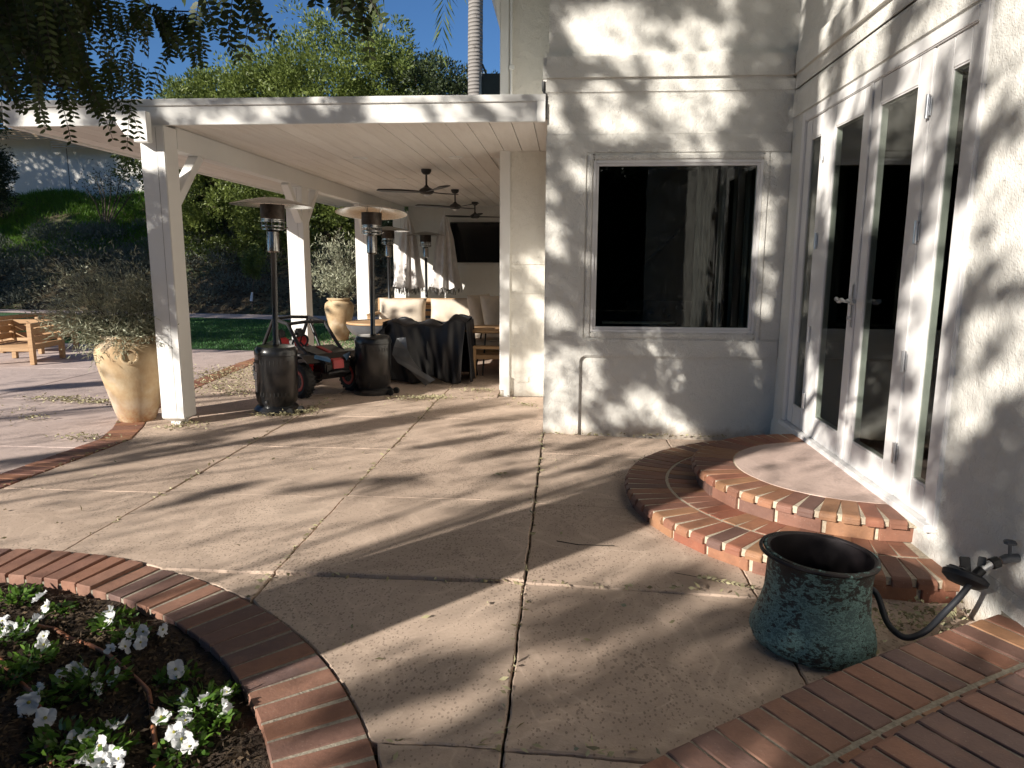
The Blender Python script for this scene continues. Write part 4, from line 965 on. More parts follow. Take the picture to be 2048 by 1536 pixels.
# closed parasols
def parasol(x, y, label, seed):
    t = thing('closed_parasol', (x, y, 0), label, 'parasol', 'closed white fringed parasols by the end wall'); rr = np.random.default_rng(seed)
    MB().tube([(x, y, 0.06), (x, y, 2.62)], .019, 12).build('pole', M['paint'], t, smooth=True)
    MB().lathe([(0, 0), (.24, 0), (.24, .04), (.05, .06), (0, .06)], (x, y, 0), 28).build('base', M['paint'], t, smooth=True)
    V = []; F = []; n = 96; zs = [2.56, 2.45, 2.3, 2.05, 1.7, 1.35, 1.12, 1.00]; rs = [.02, .06, .10, .145, .185, .225, .26, .28]
    for z, r in zip(zs, rs):
        for k in range(n):
            a = 2 * math.pi * k / n; q = r * (1 + .28 * math.cos(8 * a + .6 * math.sin(2 * z)) * min(1, (2.56 - z) * 2)); V.append((x + q * math.cos(a), y + q * math.sin(a), z + (0.03 * math.cos(8 * a) if z < 1.2 else 0)))
    for i in range(len(zs) - 1):
        for k in range(n): k2 = (k + 1) % n; F.append((i * n + k, i * n + k2, (i + 1) * n + k2, (i + 1) * n + k))
    me = bpy.data.meshes.new('canopy'); me.from_pydata(V, [], F); me.update(); link('canopy', me, M['whitefab'], t, True)
    m = MB()
    for k in range(40):
        a = 2 * math.pi * k / 40; q = .28 * (1 + .28 * math.cos(8 * a)); z0 = 1.0 + .03 * math.cos(8 * a); p = Vector((x + q * math.cos(a), y + q * math.sin(a), z0)); e = p + Vector((rr.uniform(-.02, .02), rr.uniform(-.02, .02), -rr.uniform(.07, .13)))
        m.bar(p, e, .022, .004, (math.cos(a), math.sin(a), 0))
    m.build('fringe', M['fringe'], t); return t
parasol(-3.36, 15.35, 'closed white parasol with a dark fringe at the left corner of the end wall', 1); parasol(-2.56, 15.35, 'closed white parasol with a dark fringe just left of the television', 2)
# draped cover
cv = thing('draped_cover', (-1.75, 9.2, 0), 'crumpled charcoal fabric cover draped over outdoor furniture', 'furniture cover')
def drape():
    nx, ns = 150, 60; V = []; X0, X1, Y0, Y1, Zt = -2.30, -1.25, 8.95, 9.75, .80
    for i in range(nx + 1):
        u = i / nx; x = X0 + (X1 - X0) * u
        for j in range(ns + 1):
            s = j / ns      # 0 front bottom -> 1 back bottom
            fold = .075 * math.sin(u * 11 + 1.5 * math.sin(u * 4) + s * 5.0) + .03 * math.sin(u * 26 - 9 * s) + .012 * math.sin(u * 55 + 14 * s) + .02 * math.sin(u * 7 + s * 16)
            zt = Zt + .05 * math.sin(u * 5.2 + 2.3) + .03 * math.sin(u * 17) - .08 * (1 - min(1, u * 5)) 
            if s < .42:
                q = s / .42; z = .05 + (zt - .06) * q; y = Y0 + .10 * q * q + fold * (1 - q * .75) - .03; xx = x + .16 * (1 - q) * math.sin(u * 4 + .4) * (1 if u < .5 else .35)
                z -= .05 * (1 - q) * math.sin(u * 9)
            elif s < .62: q = (s - .42) / .2; z = zt - .01 + .02 * math.sin(q * 3.14) + .02 * math.sin(u * 23 + q * 3); y = Y0 + .08 + (Y1 - Y0 - .16) * q; xx = x
            else: q = (s - .62) / .38; z = zt * (1 - q) + .03; y = Y1 - .1 + .15 * q + fold * q * .7; xx = x
            sag = 0
            if u > .97 or u < .03: sag = 0
            V.append((xx, y, max(z, .015)))
    F = [(i * (ns + 1) + j, (i + 1) * (ns + 1) + j, (i + 1) * (ns + 1) + j + 1, i * (ns + 1) + j + 1) for i in range(nx) for j in range(ns)]
    me = bpy.data.meshes.new('cloth'); me.from_pydata(V, [], F); me.update(); return me
o = link('cloth', drape(), M['cloth'], cv, True); o.modifiers.new('s', 'SOLIDIFY').thickness = .006
def sidecloth(x, sg, name='side_cloth'):
    V = []; n = 40
    for i in range(n + 1):
        v = i / n
        for j in range(13):
            w = j / 12; V.append((x + sg * (.02 + .05 * (1 - w) + .03 * math.sin(v * 18 + w * 3) * (1 - w)), 8.98 + .74 * v, .03 + .76 * w))
    F = [(i * 13 + j, (i + 1) * 13 + j, (i + 1) * 13 + j + 1, i * 13 + j + 1) for i in range(n) for j in range(12)]
    me = bpy.data.meshes.new(name); me.from_pydata(V, [], F); me.update(); o = link(name, me, M['cloth'], cv, True); o.modifiers.new('s', 'SOLIDIFY').thickness = .005
sidecloth(-2.29, -1); sidecloth(-1.26, 1)
# turned-back corner with the silver lining
V = [(-2.10, 8.83, .60), (-1.98, 8.80, .62), (-2.13, 8.78, .50), (-1.95, 8.76, .47), (-2.15, 8.77, .40), (-1.90, 8.74, .36), (-2.08, 8.76, .30), (-1.78, 8.74, .20), (-1.95, 8.78, .22), (-1.66, 8.73, .06), (-1.73, 8.76, .01), (-1.60, 8.74, .10)]
F = [(0, 1, 3, 2), (2, 3, 5, 4), (4, 5, 7, 6), (6, 7, 9, 8), (8, 9, 10), (7, 11, 9)]
me = bpy.data.meshes.new('lining'); me.from_pydata(V, [], F); me.update(); o = link('lining', me, M['clothin'], cv, False); o['label'] = 'turned-back corner showing the silver lining'
o.modifiers.new('s', 'SOLIDIFY').thickness = .004
V = [(-2.52, 9.1, .42), (-2.30, 9.0, .52), (-2.46, 8.95, .58), (-2.28, 8.92, .74), (-2.20, 9.1, .80), (-2.36, 9.3, .78), (-2.52, 9.3, .55)]
me = bpy.data.meshes.new('fold'); me.from_pydata(V, [], [(0, 1, 2), (2, 1, 3), (2, 3, 4, 5), (0, 2, 5, 6)]); me.update(); o = link('fold', me, M['cloth'], cv, True); o.modifiers.new('s', 'SOLIDIFY').thickness = .004

# ================================================================ toy buggy
bg_ = thing('toy_buggy', (0, 0, 0), "black and red child's ride-on buggy with roll cage between the two near heaters", 'toy buggy'); k = dict(local=True)
def wheel(x, y, w=.13, r=.20):
    M_ = Matrix.Translation((x, y, r)) @ Matrix.Rotation(R(90), 4, 'X'); h = w / 2
    ty = MB().lathe([(r * .58, -h * .8), (r * .8, -h), (r * .95, -h * .75), (r, -h * .4), (r, h * .4), (r * .95, h * .75), (r * .8, h), (r * .58, h * .8)], n=32, M=M_)
    o = ty.build('tyre', M['rubber'], bg_, smooth=True, **k)
    tr = MB()
    for i in range(24):
        for q in (-1, 1):
            a = 2 * math.pi * (i + .25 * q) / 24; c = Vector((x + r * .99 * math.cos(a), y + q * h * .48, r + r * .99 * math.sin(a))); tr.bar(c - Vector((0, h * .28, 0)), c + Vector((0, h * .28, 0)), .020, .018, (math.cos(a), 0, math.sin(a)))
    tr.build('tread', M['rubber'], o, local=True)
    MB().lathe([(r * .44, -h * .9), (r * .6, -h * .92), (r * .62, -h * .8), (r * .62, h * .8), (r * .6, h * .92), (r * .44, h * .9), (r * .44, -h * .9)], n=32, M=M_).build('rim', M['red'], o, smooth=True, local=True)
    sp = MB()
    for q in (-1, 1):
        for i in range(8):
            a = 2 * math.pi * i / 8; sp.bar((x, y + q * h * .7, r), (x + r * .5 * math.cos(a), y + q * h * .72, r + r * .5 * math.sin(a)), .02, .012, (0, 1, 0))
    sp.lathe([(0, -h * .8), (.04, -h * .8), (.04, h * .8), (0, h * .8)], n=12, M=M_); sp.build('spokes', M['blackmat'], o, local=True)
# +x is forward, length ~1.25
for x, y in ((.42, -.34), (.42, .34), (-.42, -.34), (-.42, .34)): wheel(x, y)
def bb_(name, pts, w0, w1, mat, bev=.015):
    m = MB(); n = len(pts); m.add([(x, -w0 if not hasattr(w0, '__len__') else -w0[i], z) for i, (x, z) in enumerate(pts)] + [(x, w0 if not hasattr(w0, '__len__') else w0[i], z) for i, (x, z) in enumerate(pts)], [tuple(range(n)), tuple(range(n, 2 * n))[::-1]] + [(i, i + n, (i + 1) % n + n, (i + 1) % n) for i in range(n)])
    return m.build(name, M[mat], bg_, bevel=bev, local=True)
bb_('chassis', [(-.55, .20), (.55, .20), (.60, .30), (-.55, .34)], .18, 0, 'blackmat')
bb_('hood', [(.18, .30), (.64, .28), (.66, .40), (.52, .50), (.18, .56)], [.24, .16, .17, .22, .26], 0, 'black')
bb_('grille', [(.60, .33), (.672, .33), (.665, .43), (.60, .45)], .075, 0, 'red', .008)
bb_('hood_accent', [(.25, .535), (.50, .495), (.50, .512), (.25, .562)], .03, 0, 'red', .003)
bb_('rear_body', [(-.58, .30), (-.28, .30), (-.25, .50), (-.58, .56)], .25, 0, 'black')
for q in (-1, 1):
    m = MB(); m.add([(.66, q * .10, .44), (.55, q * .24, .50), (.55, q * .25, .46), (.66, q * .11, .41), (.60, q * .10, .47)], [(0, 1, 2, 3), (0, 4, 1)]); m.build('headlight', M['blue'], bg_, local=True)
    bm_ = MB(); bm_.bar((.20, q * .27, .30), (-.30, q * .29, .33), .05, .13); bm_.build('door_panel', M['black'], bg_, bevel=.01, local=True)
    MB().lathe([(.03, 0), (.045, .02), (.03, .04), (.045, .06), (.03, .08), (.045, .10), (.03, .12), (.02, .20)], n=12, M=Matrix.Translation((.42, q * .24, .28)) @ Matrix.Rotation(R(q * 18), 4, 'X')).build('shock_absorber', M['red'], bg_, smooth=True, local=True)
    m = MB(); m.tube([(.42, q * .05, .24), (.42, q * .30, .20)], .014, 8); m.tube([(.50, q * .05, .26), (.44, q * .30, .21)], .012, 8); m.tube([(-.42, q * .05, .24), (-.42, q * .30, .20)], .014, 8); m.build('wishbone', M['blackmat'], bg_, smooth=True, local=True)
    # mud guard
    V = [(x, q * y_, z) for x, z in ((.28, .44), (.36, .50), (.50, .49), (.62, .42)) for y_ in (.22, .38)]; m = MB().add(V, [(0, 1, 3, 2), (2, 3, 5, 4), (4, 5, 7, 6)]); o = m.build('mudguard', M['black'], bg_, local=True, fixn=False); o.modifiers.new('s', 'SOLIDIFY').thickness = .012
    MB().box(-.30, -.02, q * .13 - .10, q * .13 + .10, .33, .40).build('seat', M['blackmat'], bg_, bevel=.02, local=True)
    m = MB(); m.bar((-.27, q * .13, .38), (-.36, q * .13, .62), .19, .05, (1, 0, 0)); m.build('seat_back', M['red'], bg_, bevel=.02, local=True)
    m = MB(); m.bar((-.355, q * .13, .62), (-.38, q * .13, .72), .12, .06, (1, 0, 0)); m.build('headrest', M['blackmat'], bg_, bevel=.02, local=True)
    MB().tube([(.56, q * .22, .40), (.26, q * .26, .58), (.02, q * .25, .82), (-.32, q * .24, .86), (-.56, q * .26, .52)], .022, 10).build('roll_bar', M['blackmat'], bg_, smooth=True, local=True)
    MB().tube([(-.32, q * .24, .86), (-.12, q * .26, .50), (.22, q * .27, .46)], .020, 10).build('roll_bar', M['blackmat'], bg_, smooth=True, local=True)
for x, z in ((.02, .82), (-.32, .86)): MB().tube([(x, -.25, z), (x, 0, z + .015), (x, .25, z)], .020, 8).build('cross_bar', M['blackmat'], bg_, smooth=True, local=True)
MB().tube([(-.56, -.26, .52), (-.60, 0, .58), (-.56, .26, .52)], .02, 8).build('rear_bar', M['blackmat'], bg_, smooth=True, local=True)
MB().tube([(.66, -.14, .28), (.70, 0, .30), (.66, .14, .28)], .018, 8).build('front_bumper', M['blackmat'], bg_, smooth=True, local=True)
Ms = Matrix.Translation((.06, -.12, .60)) @ Matrix.Rotation(R(-62), 4, 'Y'); pts = [Ms @ Vector((.10 * math.cos(a * math.pi / 10), .10 * math.sin(a * math.pi / 10), 0)) for a in range(21)]
m = MB().tube(pts, .013, 8, cap=False); m.tube([Ms @ Vector((-.1, 0, 0)), Ms @ Vector((.1, 0, 0))], .009, 6); m.tube([Ms @ Vector((0, 0, 0)), (.20, -.12, .52)], .012, 6); m.build('steering_wheel', M['blackmat'], bg_, smooth=True, local=True)
put(bg_, -3.12, 8.42, R(-38))

# ================================================================ slatted wooden chairs on the plaza
def chair():
    t = thing('garden_chair', (0, 0, 0), 'x', 'chair', 'low slatted wooden garden chairs on the plaza'); k = dict(local=True)
    def bx_(name, a): return MB().box(*a).build(name, M['wood'], t, bevel=.005, seg=1, **k)
    W, D_ = .80, .86
    for x in (0, W - .07):
        for y in (0, D_ - .07): bx_('leg', (x, x + .07, y, y + .07, 0, .62))
        bx_('arm_rail', (x + .005, x + .065, .0705, D_ - .0705, .555, .62)); bx_('side_rail', (x + .01, x + .06, .0705, D_ - .0705, .22, .30))
        for z in (.33, .445): bx_('side_slat', (x + .02, x + .045, .0705, D_ - .0705, z, z + .09))
    bx_('front_rail', (.0705, W - .0705, .01, .06, .20, .27)); bx_('back_rail', (.0705, W - .0705, D_ - .065, D_ - .005, .555, .62))
    for z in (.33, .445): bx_('back_slat', (.0705, W - .0705, D_ - .05, D_ - .025, z, z + .09))
    for i in range(7): bx_('seat_slat', (.0705, W - .0705, .07 + i * .105, .16 + i * .105, .265, .285))
    return t
c1 = chair(); put(c1, -8.72, 9.95, R(8), label='nearer slatted wooden garden chair at the left edge of the plaza')
c2 = copy_tree(c1); put(c2, -9.55, 11.35, R(-4), label='slatted wooden garden chair standing just behind the nearer one')

# ================================================================ copper pot, hose, tap
cp = thing('copper_pot', (1.065, 2.885, 0), 'old copper pot with green patina standing in front of the steps', 'pot')
pr = [(0, .0), (.20, 0.0), (.238, .012), (.252, .035), (.250, .06), (.236, .10), (.218, .15), (.208, .20), (.205, .27), (.207, .335), (.212, .352), (.222, .358), (.226, .366), (.222, .374), (.212, .376)]
inn = [(.212, .376), (.203, .368), (.199, .34), (.197, .27), (.200, .20), (.21, .15), (.228, .10), (.236, .06), (.2, .02), (0, .015)]
Mt = Matrix.Rotation(R(2.5), 4, 'Y')
m = MB().lathe(pr, (1.065, 2.885, 0.0), 72, Mt, cap=False); m.v = [(x + .0022 * math.sin(z * 60 + y * 30), y + .002 * math.sin(z * 45 + x * 40), max(z, 0.0)) for x, y, z in m.v]
m.v = [((x) * 1.0, y, z - .034 * (1 - z / .376)) for x, y, z in m.v]; m.build('pot_wall', M['copper'], cp, smooth=True); mi = MB().lathe(inn, (1.065, 2.885, 0.001), 72, Mt, cap=False); mi.v = [(x, y, z - .034 * (1 - z / .376)) for x, y, z in mi.v]; mi.build('pot_inside', M['copperin'], cp, smooth=True)
MB().tube([(1.065 + .222 * math.cos(a * math.pi / 30) * math.cos(R(2.5)), 2.885 + .222 * math.sin(a * math.pi / 30), .366 - .222 * math.cos(a * math.pi / 30) * math.sin(R(2.5))) for a in range(61)], .0085, 8, cap=False).build('rim', M['copperin'], cp, smooth=True)
hs = thing('garden_hose', (1.75, 2.95, .3), 'dark slate hose with a round timer hanging from the wall tap', 'hose')
MB().tube(smooth_path([(1.28, 2.98, .12), (1.33, 2.99, .165), (1.36, 2.97, .15), (1.375, 2.90, .07), (1.39, 2.83, .05), (1.43, 2.81, .045), (1.50, 2.82, .075), (1.58, 2.86, .13), (1.65, 2.88, .20), (1.73, 2.915, .29)]), .013, 12).build('hose', M['hose'], hs, smooth=True)
MB().tube([(1.70, 2.905, .262), (1.745, 2.92, .303)], .020, 12).build('hose_collar', M['blackmat'], hs, smooth=True)
MB().tube([(1.745, 2.92, .303), (1.785, 2.93, .324)], .017, 12).build('fitting', M['silver'], hs, smooth=True)
MB().tube([(1.785, 2.93, .324), (1.815, 2.935, .334)], .024, 8).build('tap_nut', M['blackmat'], hs, smooth=True)
Mh = Matrix.Translation((1.70, 2.95, .25)) @ Matrix.Rotation(R(25), 4, 'Y') @ Matrix.Rotation(R(-20), 4, 'X')
MB().lathe([(0, -.03), (.06, -.028), (.085, -.01), (.088, .01), (.07, .022), (0, .024)], n=28, M=Mh).build('timer_body', M['hose'], hs, smooth=True)
for q in (-.03, .03):
    MB().lathe([(0, .0245), (.024, .0245), (.022, .034), (0, .035)], n=16, M=Mh @ Matrix.Translation((-.035, q, 0))).build('timer_dial', M['blackmat'], hs, smooth=True)
MB().bar(Mh @ Vector((-.062, 0, .0245)), Mh @ Vector((-.008, 0, .0245)), .10, .003, Mh.to_3x3() @ Vector((0, 0, 1))).build('timer_face', M['clothin'], hs)
m = MB().bar((1.69, 2.93, .275), (1.70, 2.97, .335), .04, .014); m.bar((1.745, 2.925, .31), (1.755, 2.94, .35), .03, .02); m.build('clip', M['blackmat'], hs, bevel=.003)
tp = thing('wall_tap', (1.87, 2.93, .345), 'weathered grey green garden tap with a small wheel handle on the white wall', 'tap')
MB().tube([(1.89, 2.93, .355), (1.845, 2.93, .35), (1.825, 2.932, .34)], [.018, .020, .017], 12).build('body', M['bowl'], tp, smooth=True)
MB().tube([(1.855, 2.93, .365), (1.85, 2.93, .415)], .007, 8).build('stem', M['bowl'], tp, smooth=True)
MB().lathe([(0, 0), (.024, 0), (.026, .006), (.022, .012), (0, .012)], (1.85, 2.93, .415), 8).build('wheel_handle', M['bowl'], tp, smooth=True)

# ================================================================ dark box above the roof, palm
bx = thing('vent_box', (-1.25, 11.6, 2.96), 'dark green boxed vent with a tilted flap on the patio roof beside the palm', 'vent box')
m = MB().box(-1.30, -1.03, 11.6, 12.2, 2.951, 3.0); m.build('curb', M['darkgreen'], bx)
MB().box(-1.33, -1.00, 11.6, 12.2, 3.0, 4.43).build('casing', M['darkgreen'], bx, bevel=.01)
MB().box(-1.37, -1.336, 11.58, 11.66, 2.951, 4.45).build('corner_post', M['silver'], bx)
m = MB().bar((-1.27, 11.7, 4.435), (-1.33, 11.7, 4.58), .08, .03); m.build('flap', M['darkgreen'], bx)
pl = thing('palm_tree', (-2.36, 19.0, -.1), 'tall palm with a ringed grey trunk rising behind the patio roof', 'palm')
pts = [(-2.35 + .004 * z + .02 * math.sin(z * .7), 19.0, z - .15) for z in np.linspace(0, 13, 60)]
MB().tube(pts, [.205 - .004 * i / 6 + .006 * (i % 2) for i in range(60)], 22).build('trunk', M['palm'], pl, smooth=True)
P = []; D = []; N = []
for i in range(26):
    a = rng.uniform(0, 6.28); el = rng.uniform(-.9, .7); h = np.array([math.cos(a), math.sin(a), 0]); m0 = np.array([-2.3, 19, 12.9]); rach = []
    L = rng.uniform(2.4, 3.4)
    for s in np.linspace(0, 1, 44):
        p = m0 + h * L * s * math.cos(el * .6) + np.array([0, 0, L * (math.sin(el) * s - 1.15 * s * s)]); rach.append(p)
    rach = np.array(rach)
    for j in range(6, 44):
        d = rach[j] - rach[j - 1]; d /= np.linalg.norm(d); sd = np.cross(d, [0, 0, 1]); sd /= np.linalg.norm(sd) + 1e-6
        for q in (-1, 1): P.append(rach[j]); D.append(sd * q * .8 + d * .5 + np.array([0, 0, -.9 + rng.uniform(-.3, .2)])); 
leafmesh('fronds', np.array(P), np.array(D), .62, .045, M['leaf'], pl)

# ================================================================ trees beyond the patio
def crown(name, parent, blobs, n, L, W, mat, clump=.42, shape=4, shell=.55, up=.3):
    """blobs: list of (cx,cy,cz,rx,ry,rz); leaves gather in clumps through their volume, thicker to the outside"""
    vol = np.array([b[3] * b[4] * b[5] for b in blobs]); vol = vol ** .7; vol /= vol.sum(); P = []; D = []; T = []
    for b, f in zip(blobs, vol):
        c = np.array(b[:3]); r = np.array(b[3:6]); nc = max(6, int(r[0] * r[1] * r[2] * 5.0 / clump ** 1.2) + 20); k = max(4, int(n * f / nc))
        v = unit(rng.normal(size=(nc, 3))); q = shell + (1 - shell) * rng.random((nc, 1)) ** .6; cc = c + v * r * q * rng.uniform(.82, 1.12, (nc, 1))
        cc = np.repeat(cc, k, 0); vv = np.repeat(v, k, 0); tone = np.repeat(rng.random(nc), k) * .5 + rng.random(nc * k) * .5
        o = rng.normal(size=(nc * k, 3)); o = unit(o) * (rng.random((nc * k, 1)) ** .45) * clump * rng.uniform(.6, 1.3, (nc, 1)).repeat(k, 0)
        P.append(cc + o); D.append(unit(o) * .8 + vv * .6 + rng.normal(size=o.shape) * .5 + [0, 0, up]); T.append(tone)
    P = np.concatenate(P); D = np.concatenate(D); T = np.concatenate(T); m = len(P)
    return leafmesh(name, P, D, rng.uniform(.7, 1.2, m) * L, rng.uniform(.8, 1.2, m) * W, M[mat], parent, shape, tone=T)
def limbs(parent, base, blobs, r0, nl=7, name='trunk', mat='bark'):
    base = Vector(base); m = MB(); c = Vector(blobs[0][:3]); top = base.lerp(Vector((c.x, c.y, c.z - blobs[0][5] * .3)), .8)
    mid = base.lerp(top, .5) + Vector((random.uniform(-.2, .2), random.uniform(-.2, .2), 0))
    m.tube([base, mid, top], [r0, r0 * .8, r0 * .5], 12); m.build(name, M[mat], parent, smooth=True); b = MB()
    for i in range(nl):
        bl = blobs[i % len(blobs)]; v = Vector((random.gauss(0, 1), random.gauss(0, 1), random.gauss(0.3, .8))).normalized()
        e = Vector(bl[:3]) + Vector((v.x * bl[3], v.y * bl[4], v.z * bl[5])) * .85; s = base.lerp(top, random.uniform(.45, 1)); q = s.lerp(e, .5) + Vector((0, 0, .15 * (e - s).length))
        b.tube([s, s.lerp(q, .5) + Vector((0, 0, .05)), q, q.lerp(e, .5), e], [r0 * .38, r0 * .3, r0 * .2, r0 * .12, r0 * .05], 7)
    b.build('branch', M[mat], parent, smooth=True)
def tree(label, base, blobs, n, L, W, mat, r0, group='leafy trees on the slope beyond the patio roof', name='leafy_tree', cat='tree', **k):
    t = thing(name, base, label, cat, group); limbs(t, base, blobs, r0); crown('crown', t, blobs, n, L, W, mat, **k); return t
def gz(x, y): return float(hz(x, y))
tree('broad bright green tree rising highest behind the middle of the patio roof', (-7.6, 24.2, gz(-7.6, 24.2)), [(-7.6, 24.4, 6.6, 3.5, 2.6, 3.0), (-9.6, 24.6, 5.6, 2.6, 2.3, 2.7), (-6.0, 24.4, 4.6, 2.8, 2.0, 2.6), (-8.8, 23.8, 3.2, 2.4, 1.3, 1.7), (-5.6, 24.2, 6.6, 2.0, 2.0, 1.8)], 100000, .135, .058, 'leaf', .22, clump=.38)
tree('rounded green tree left of the tallest one, above the left part of the patio roof', (-12.9, 25.2, gz(-12.9, 25.2)), [(-12.6, 25.6, 6.0, 2.5, 2.2, 2.0), (-14.2, 25.4, 5.3, 1.8, 1.8, 1.5), (-11.1, 25.2, 6.6, 1.9, 1.8, 1.9), (-11.6, 24.0, 3.1, 2.0, 1.2, 1.6)], 64000, .125, .052, 'leaf', .18, clump=.34)
tree('olive toned tree right of the tallest one, nearest to the palm trunk', (-4.2, 22.6, gz(-4.2, 22.6)), [(-4.1, 23.4, 6.0, 1.9, 1.7, 1.9), (-3.1, 23.4, 5.0, 1.9, 1.7, 2.1), (-5.0, 22.6, 3.7, 1.6, 1.2, 1.8), (-3.2, 22.5, 2.6, 1.4, 1.0, 1.2)], 52000, .12, .05, 'leafdark', .2, clump=.34)
tree('dark evergreen tree at the left edge above the plaza chairs', (-13.6, 14.5, 0), [(-13.2, 14.2, 5.6, 1.5, 1.6, 2.2), (-12.9, 14.1, 7.6, 1.4, 1.4, 2.2)], 30000, .10, .04, 'leafdark', .2, group=None, clump=.3)
tree('dark shrubby tree against the white wall at the far left', (-22.3, 26.6, gz(-22.3, 26.6)), [(-22.4, 26.8, 4.4, 1.1, .9, 1.6), (-22.0, 26.8, 5.4, .7, .7, .9)], 9000, .11, .05, 'leafdark', .09, group=None, clump=.3)
tree('dark green shrub at the foot of the hill behind the first post', (-13.4, 25.3, gz(-13.4, 25.3)), [(-14.0, 25.6, 3.9, .9, .8, .8), (-12.8, 25.2, 3.5, 1.3, .9, 1.0)], 9000, .09, .04, 'leafdark', .07, group=None, name='dark_shrub', cat='shrub', clump=.28)
# young tree with bare stems on the grass
yt = thing('young_tree', (-17.6, 26.6, gz(-17.6, 26.6)), 'young sparse tree with bare stems before the far white wall', 'tree'); m = MB(); tips = []
for i in range(7):
    a = R(-30 + i * 12); e = Vector((-17.6 + 1.5 * math.sin(a) + .3, 26.6 + random.uniform(-.3, .3), gz(-17.6, 26.6) + 2.1 * math.cos(a) + random.uniform(-.4, .1))); b = Vector((-17.6 + .04 * i, 26.6, gz(-17.6, 26.6)))
    q = b.lerp(e, .5) + Vector((.1, 0, .1)); m.tube([b, q, e], [.03, .022, .008], 6); tips += [b.lerp(e, .7), e, b.lerp(e, .85)]
m.build('trunk', M['bark'], yt, smooth=True)
P = np.array([list(t_) for t_ in tips]).repeat(36, 0) + rng.normal(size=(len(tips) * 36, 3)) * .2; leafmesh('crown', P, rng.normal(size=P.shape), .09, .045, M['leafdark'], yt)
sp = thing('sapling', (-9.55, 21.3, gz(-9.55, 21.3)), 'small green sapling with a white trunk guard at the foot of the slope', 'tree')
MB().tube([(-9.55, 21.3, gz(-9.55, 21.3)), (-9.5, 21.3, .75), (-9.38, 21.3, 1.2)], [.025, .02, .01], 8).build('trunk', M['bark'], sp, smooth=True)
MB().tube([(-9.56, 21.3, gz(-9.55, 21.3) + .3), (-9.52, 21.3, .62)], [.05, .032], 10).build('trunk_guard', M['paper'], sp, smooth=True)
crown('crown', sp, [(-9.42, 21.3, 1.45, .36, .3, .5)], 2600, .07, .03, 'leaf', clump=.16, shell=.2)
# low shrubs and grasses of the slope
n = 420; x = rng.uniform(-27, -4, n); y = rng.uniform(21.6, 27.2, n); ok = (y < 25.8 + .06 * (x + 20)) | (rng.random(n) < .1); ok &= ~((x > -11) & (y < 23.0) & (rng.random(n) < .88)); x, y = x[ok], y[ok]
n = len(x); r_ = rng.uniform(.35, .8, n); k = 230; v = unit(rng.normal(size=(n, k, 3))); v[..., 2] = abs(v[..., 2])
q = rng.random((n, k, 1)) ** .4; P = np.stack([x, y, hz(x, y)], 1)[:, None, :] + v * q * r_[:, None, None] * [1, 1, .85]; tone = np.repeat(rng.random(n), k) * .6 + rng.random(n * k) * .4
P = P.reshape(-1, 3); D = v.reshape(-1, 3) + rng.normal(size=P.shape) * .6 + [0, 0, .5]; m_ = len(P)
tag(leafmesh('hillside_scrub', P, D, rng.uniform(.07, .15, m_), rng.uniform(.02, .035, m_), M['sage'], tone=tone), kind='stuff')
n = 60000; x = rng.uniform(-28, -12, n); y = rng.uniform(24.3, 29.3, n); cl = np.sin(x * 1.7) + np.sin(y * 2.1 + x) + rng.normal(size=n) * .6; ok = cl > -.9; x, y = x[ok], y[ok]; n = len(x)
D = rng.normal(size=(n, 3)) * [.4, .4, .1] + [0, 0, 1]
tag(leafmesh('hill_grass', np.stack([x, y, hz(x, y) - .02], 1), D, rng.uniform(.12, .34, n), .022, M['grass'], curl=.5), kind='stuff')
n = 16000; x = rng.uniform(-20, -1, n); y = rng.uniform(20.4, 24.5, n); D = rng.normal(size=(n, 3)) * [1, 1, .3]
tag(leafmesh('slope_leaf_litter', np.stack([x, y, hz(x, y) + .02], 1), D, .10, .05, M['chips']), kind='stuff')
n = 42000; x = rng.uniform(-45, 6, n); y = rng.uniform(33, 58, n); D = rng.normal(size=(n, 3)) + [0, 0, .6]
tag(leafmesh('far_brush', np.stack([x, y, hz(x, y) + rng.random(n) ** 2 * 1.4], 1), D, .45, .25, M['sage']), kind='stuff')
# trees out of view to the left that shade the slope
for i, (x, y, h, r) in enumerate(((-21, 10, 6.2, 3.0), (-26.5, 14, 7.0, 3.2), (-17.5, 5.5, 6.5, 2.8), (-31, 19, 8.2, 3.4))):
    tree(('tall tree left of the view beside the lawn', 'tall tree further left near the slope', 'tree left of the view beside the plaza', 'tall tree at the far left of the slope')[i], (x, y, gz(x, y)), [(x, y, h, r, r, r * .75), (x + 1, y + 1, h + 2, r * .7, r * .7, r * .6)], 9000, .24, .13, 'leaf', .25, group='trees left of the view', clump=.6)
# leaves added up the sun rays to shade the far wall, slope and lawn
pts2 = []
def cast2(x0, x1, u0, u1, dens, to3, cosf, thr):
    n = int((x1 - x0) * (u1 - u0) * cosf * dens); a = rng.uniform(x0, x1, n); b = rng.uniform(u0, u1, n); f = np.sin(a * 1.1 + 1.5 * np.sin(b * 1.9)) * np.cos(b * 2.3 - a * .5) + .35 * np.sin(a * 3.1 + b * 4)
    k = f < thr; a, b = a[k], b[k]; pts2.append(to3(a, b) - np.array([1.667, 1.77, -1.0]) * rng.uniform(4.5, 7.5, len(a))[:, None])
cast2(-27, -15.7, 3.2, 7.0, 150, lambda a, b: np.stack([a, np.full_like(a, 29.4), b], 1), .675, .42)
cast2(-27, -10, 21, 28.8, 110, lambda a, b: np.stack([a, b, hz(a, b)], 1), .7, .42)
cast2(-14, -1, 12, 20, 90, lambda a, b: np.stack([a, b, 0 * a], 1), .381, -.3)
q = np.concatenate(pts2); t_ = thing('garden_tree', (-30, 10, -.1), 'wide leafy tree out of view to the left whose crown is shaped to shade the slope', 'tree'); n = len(q)
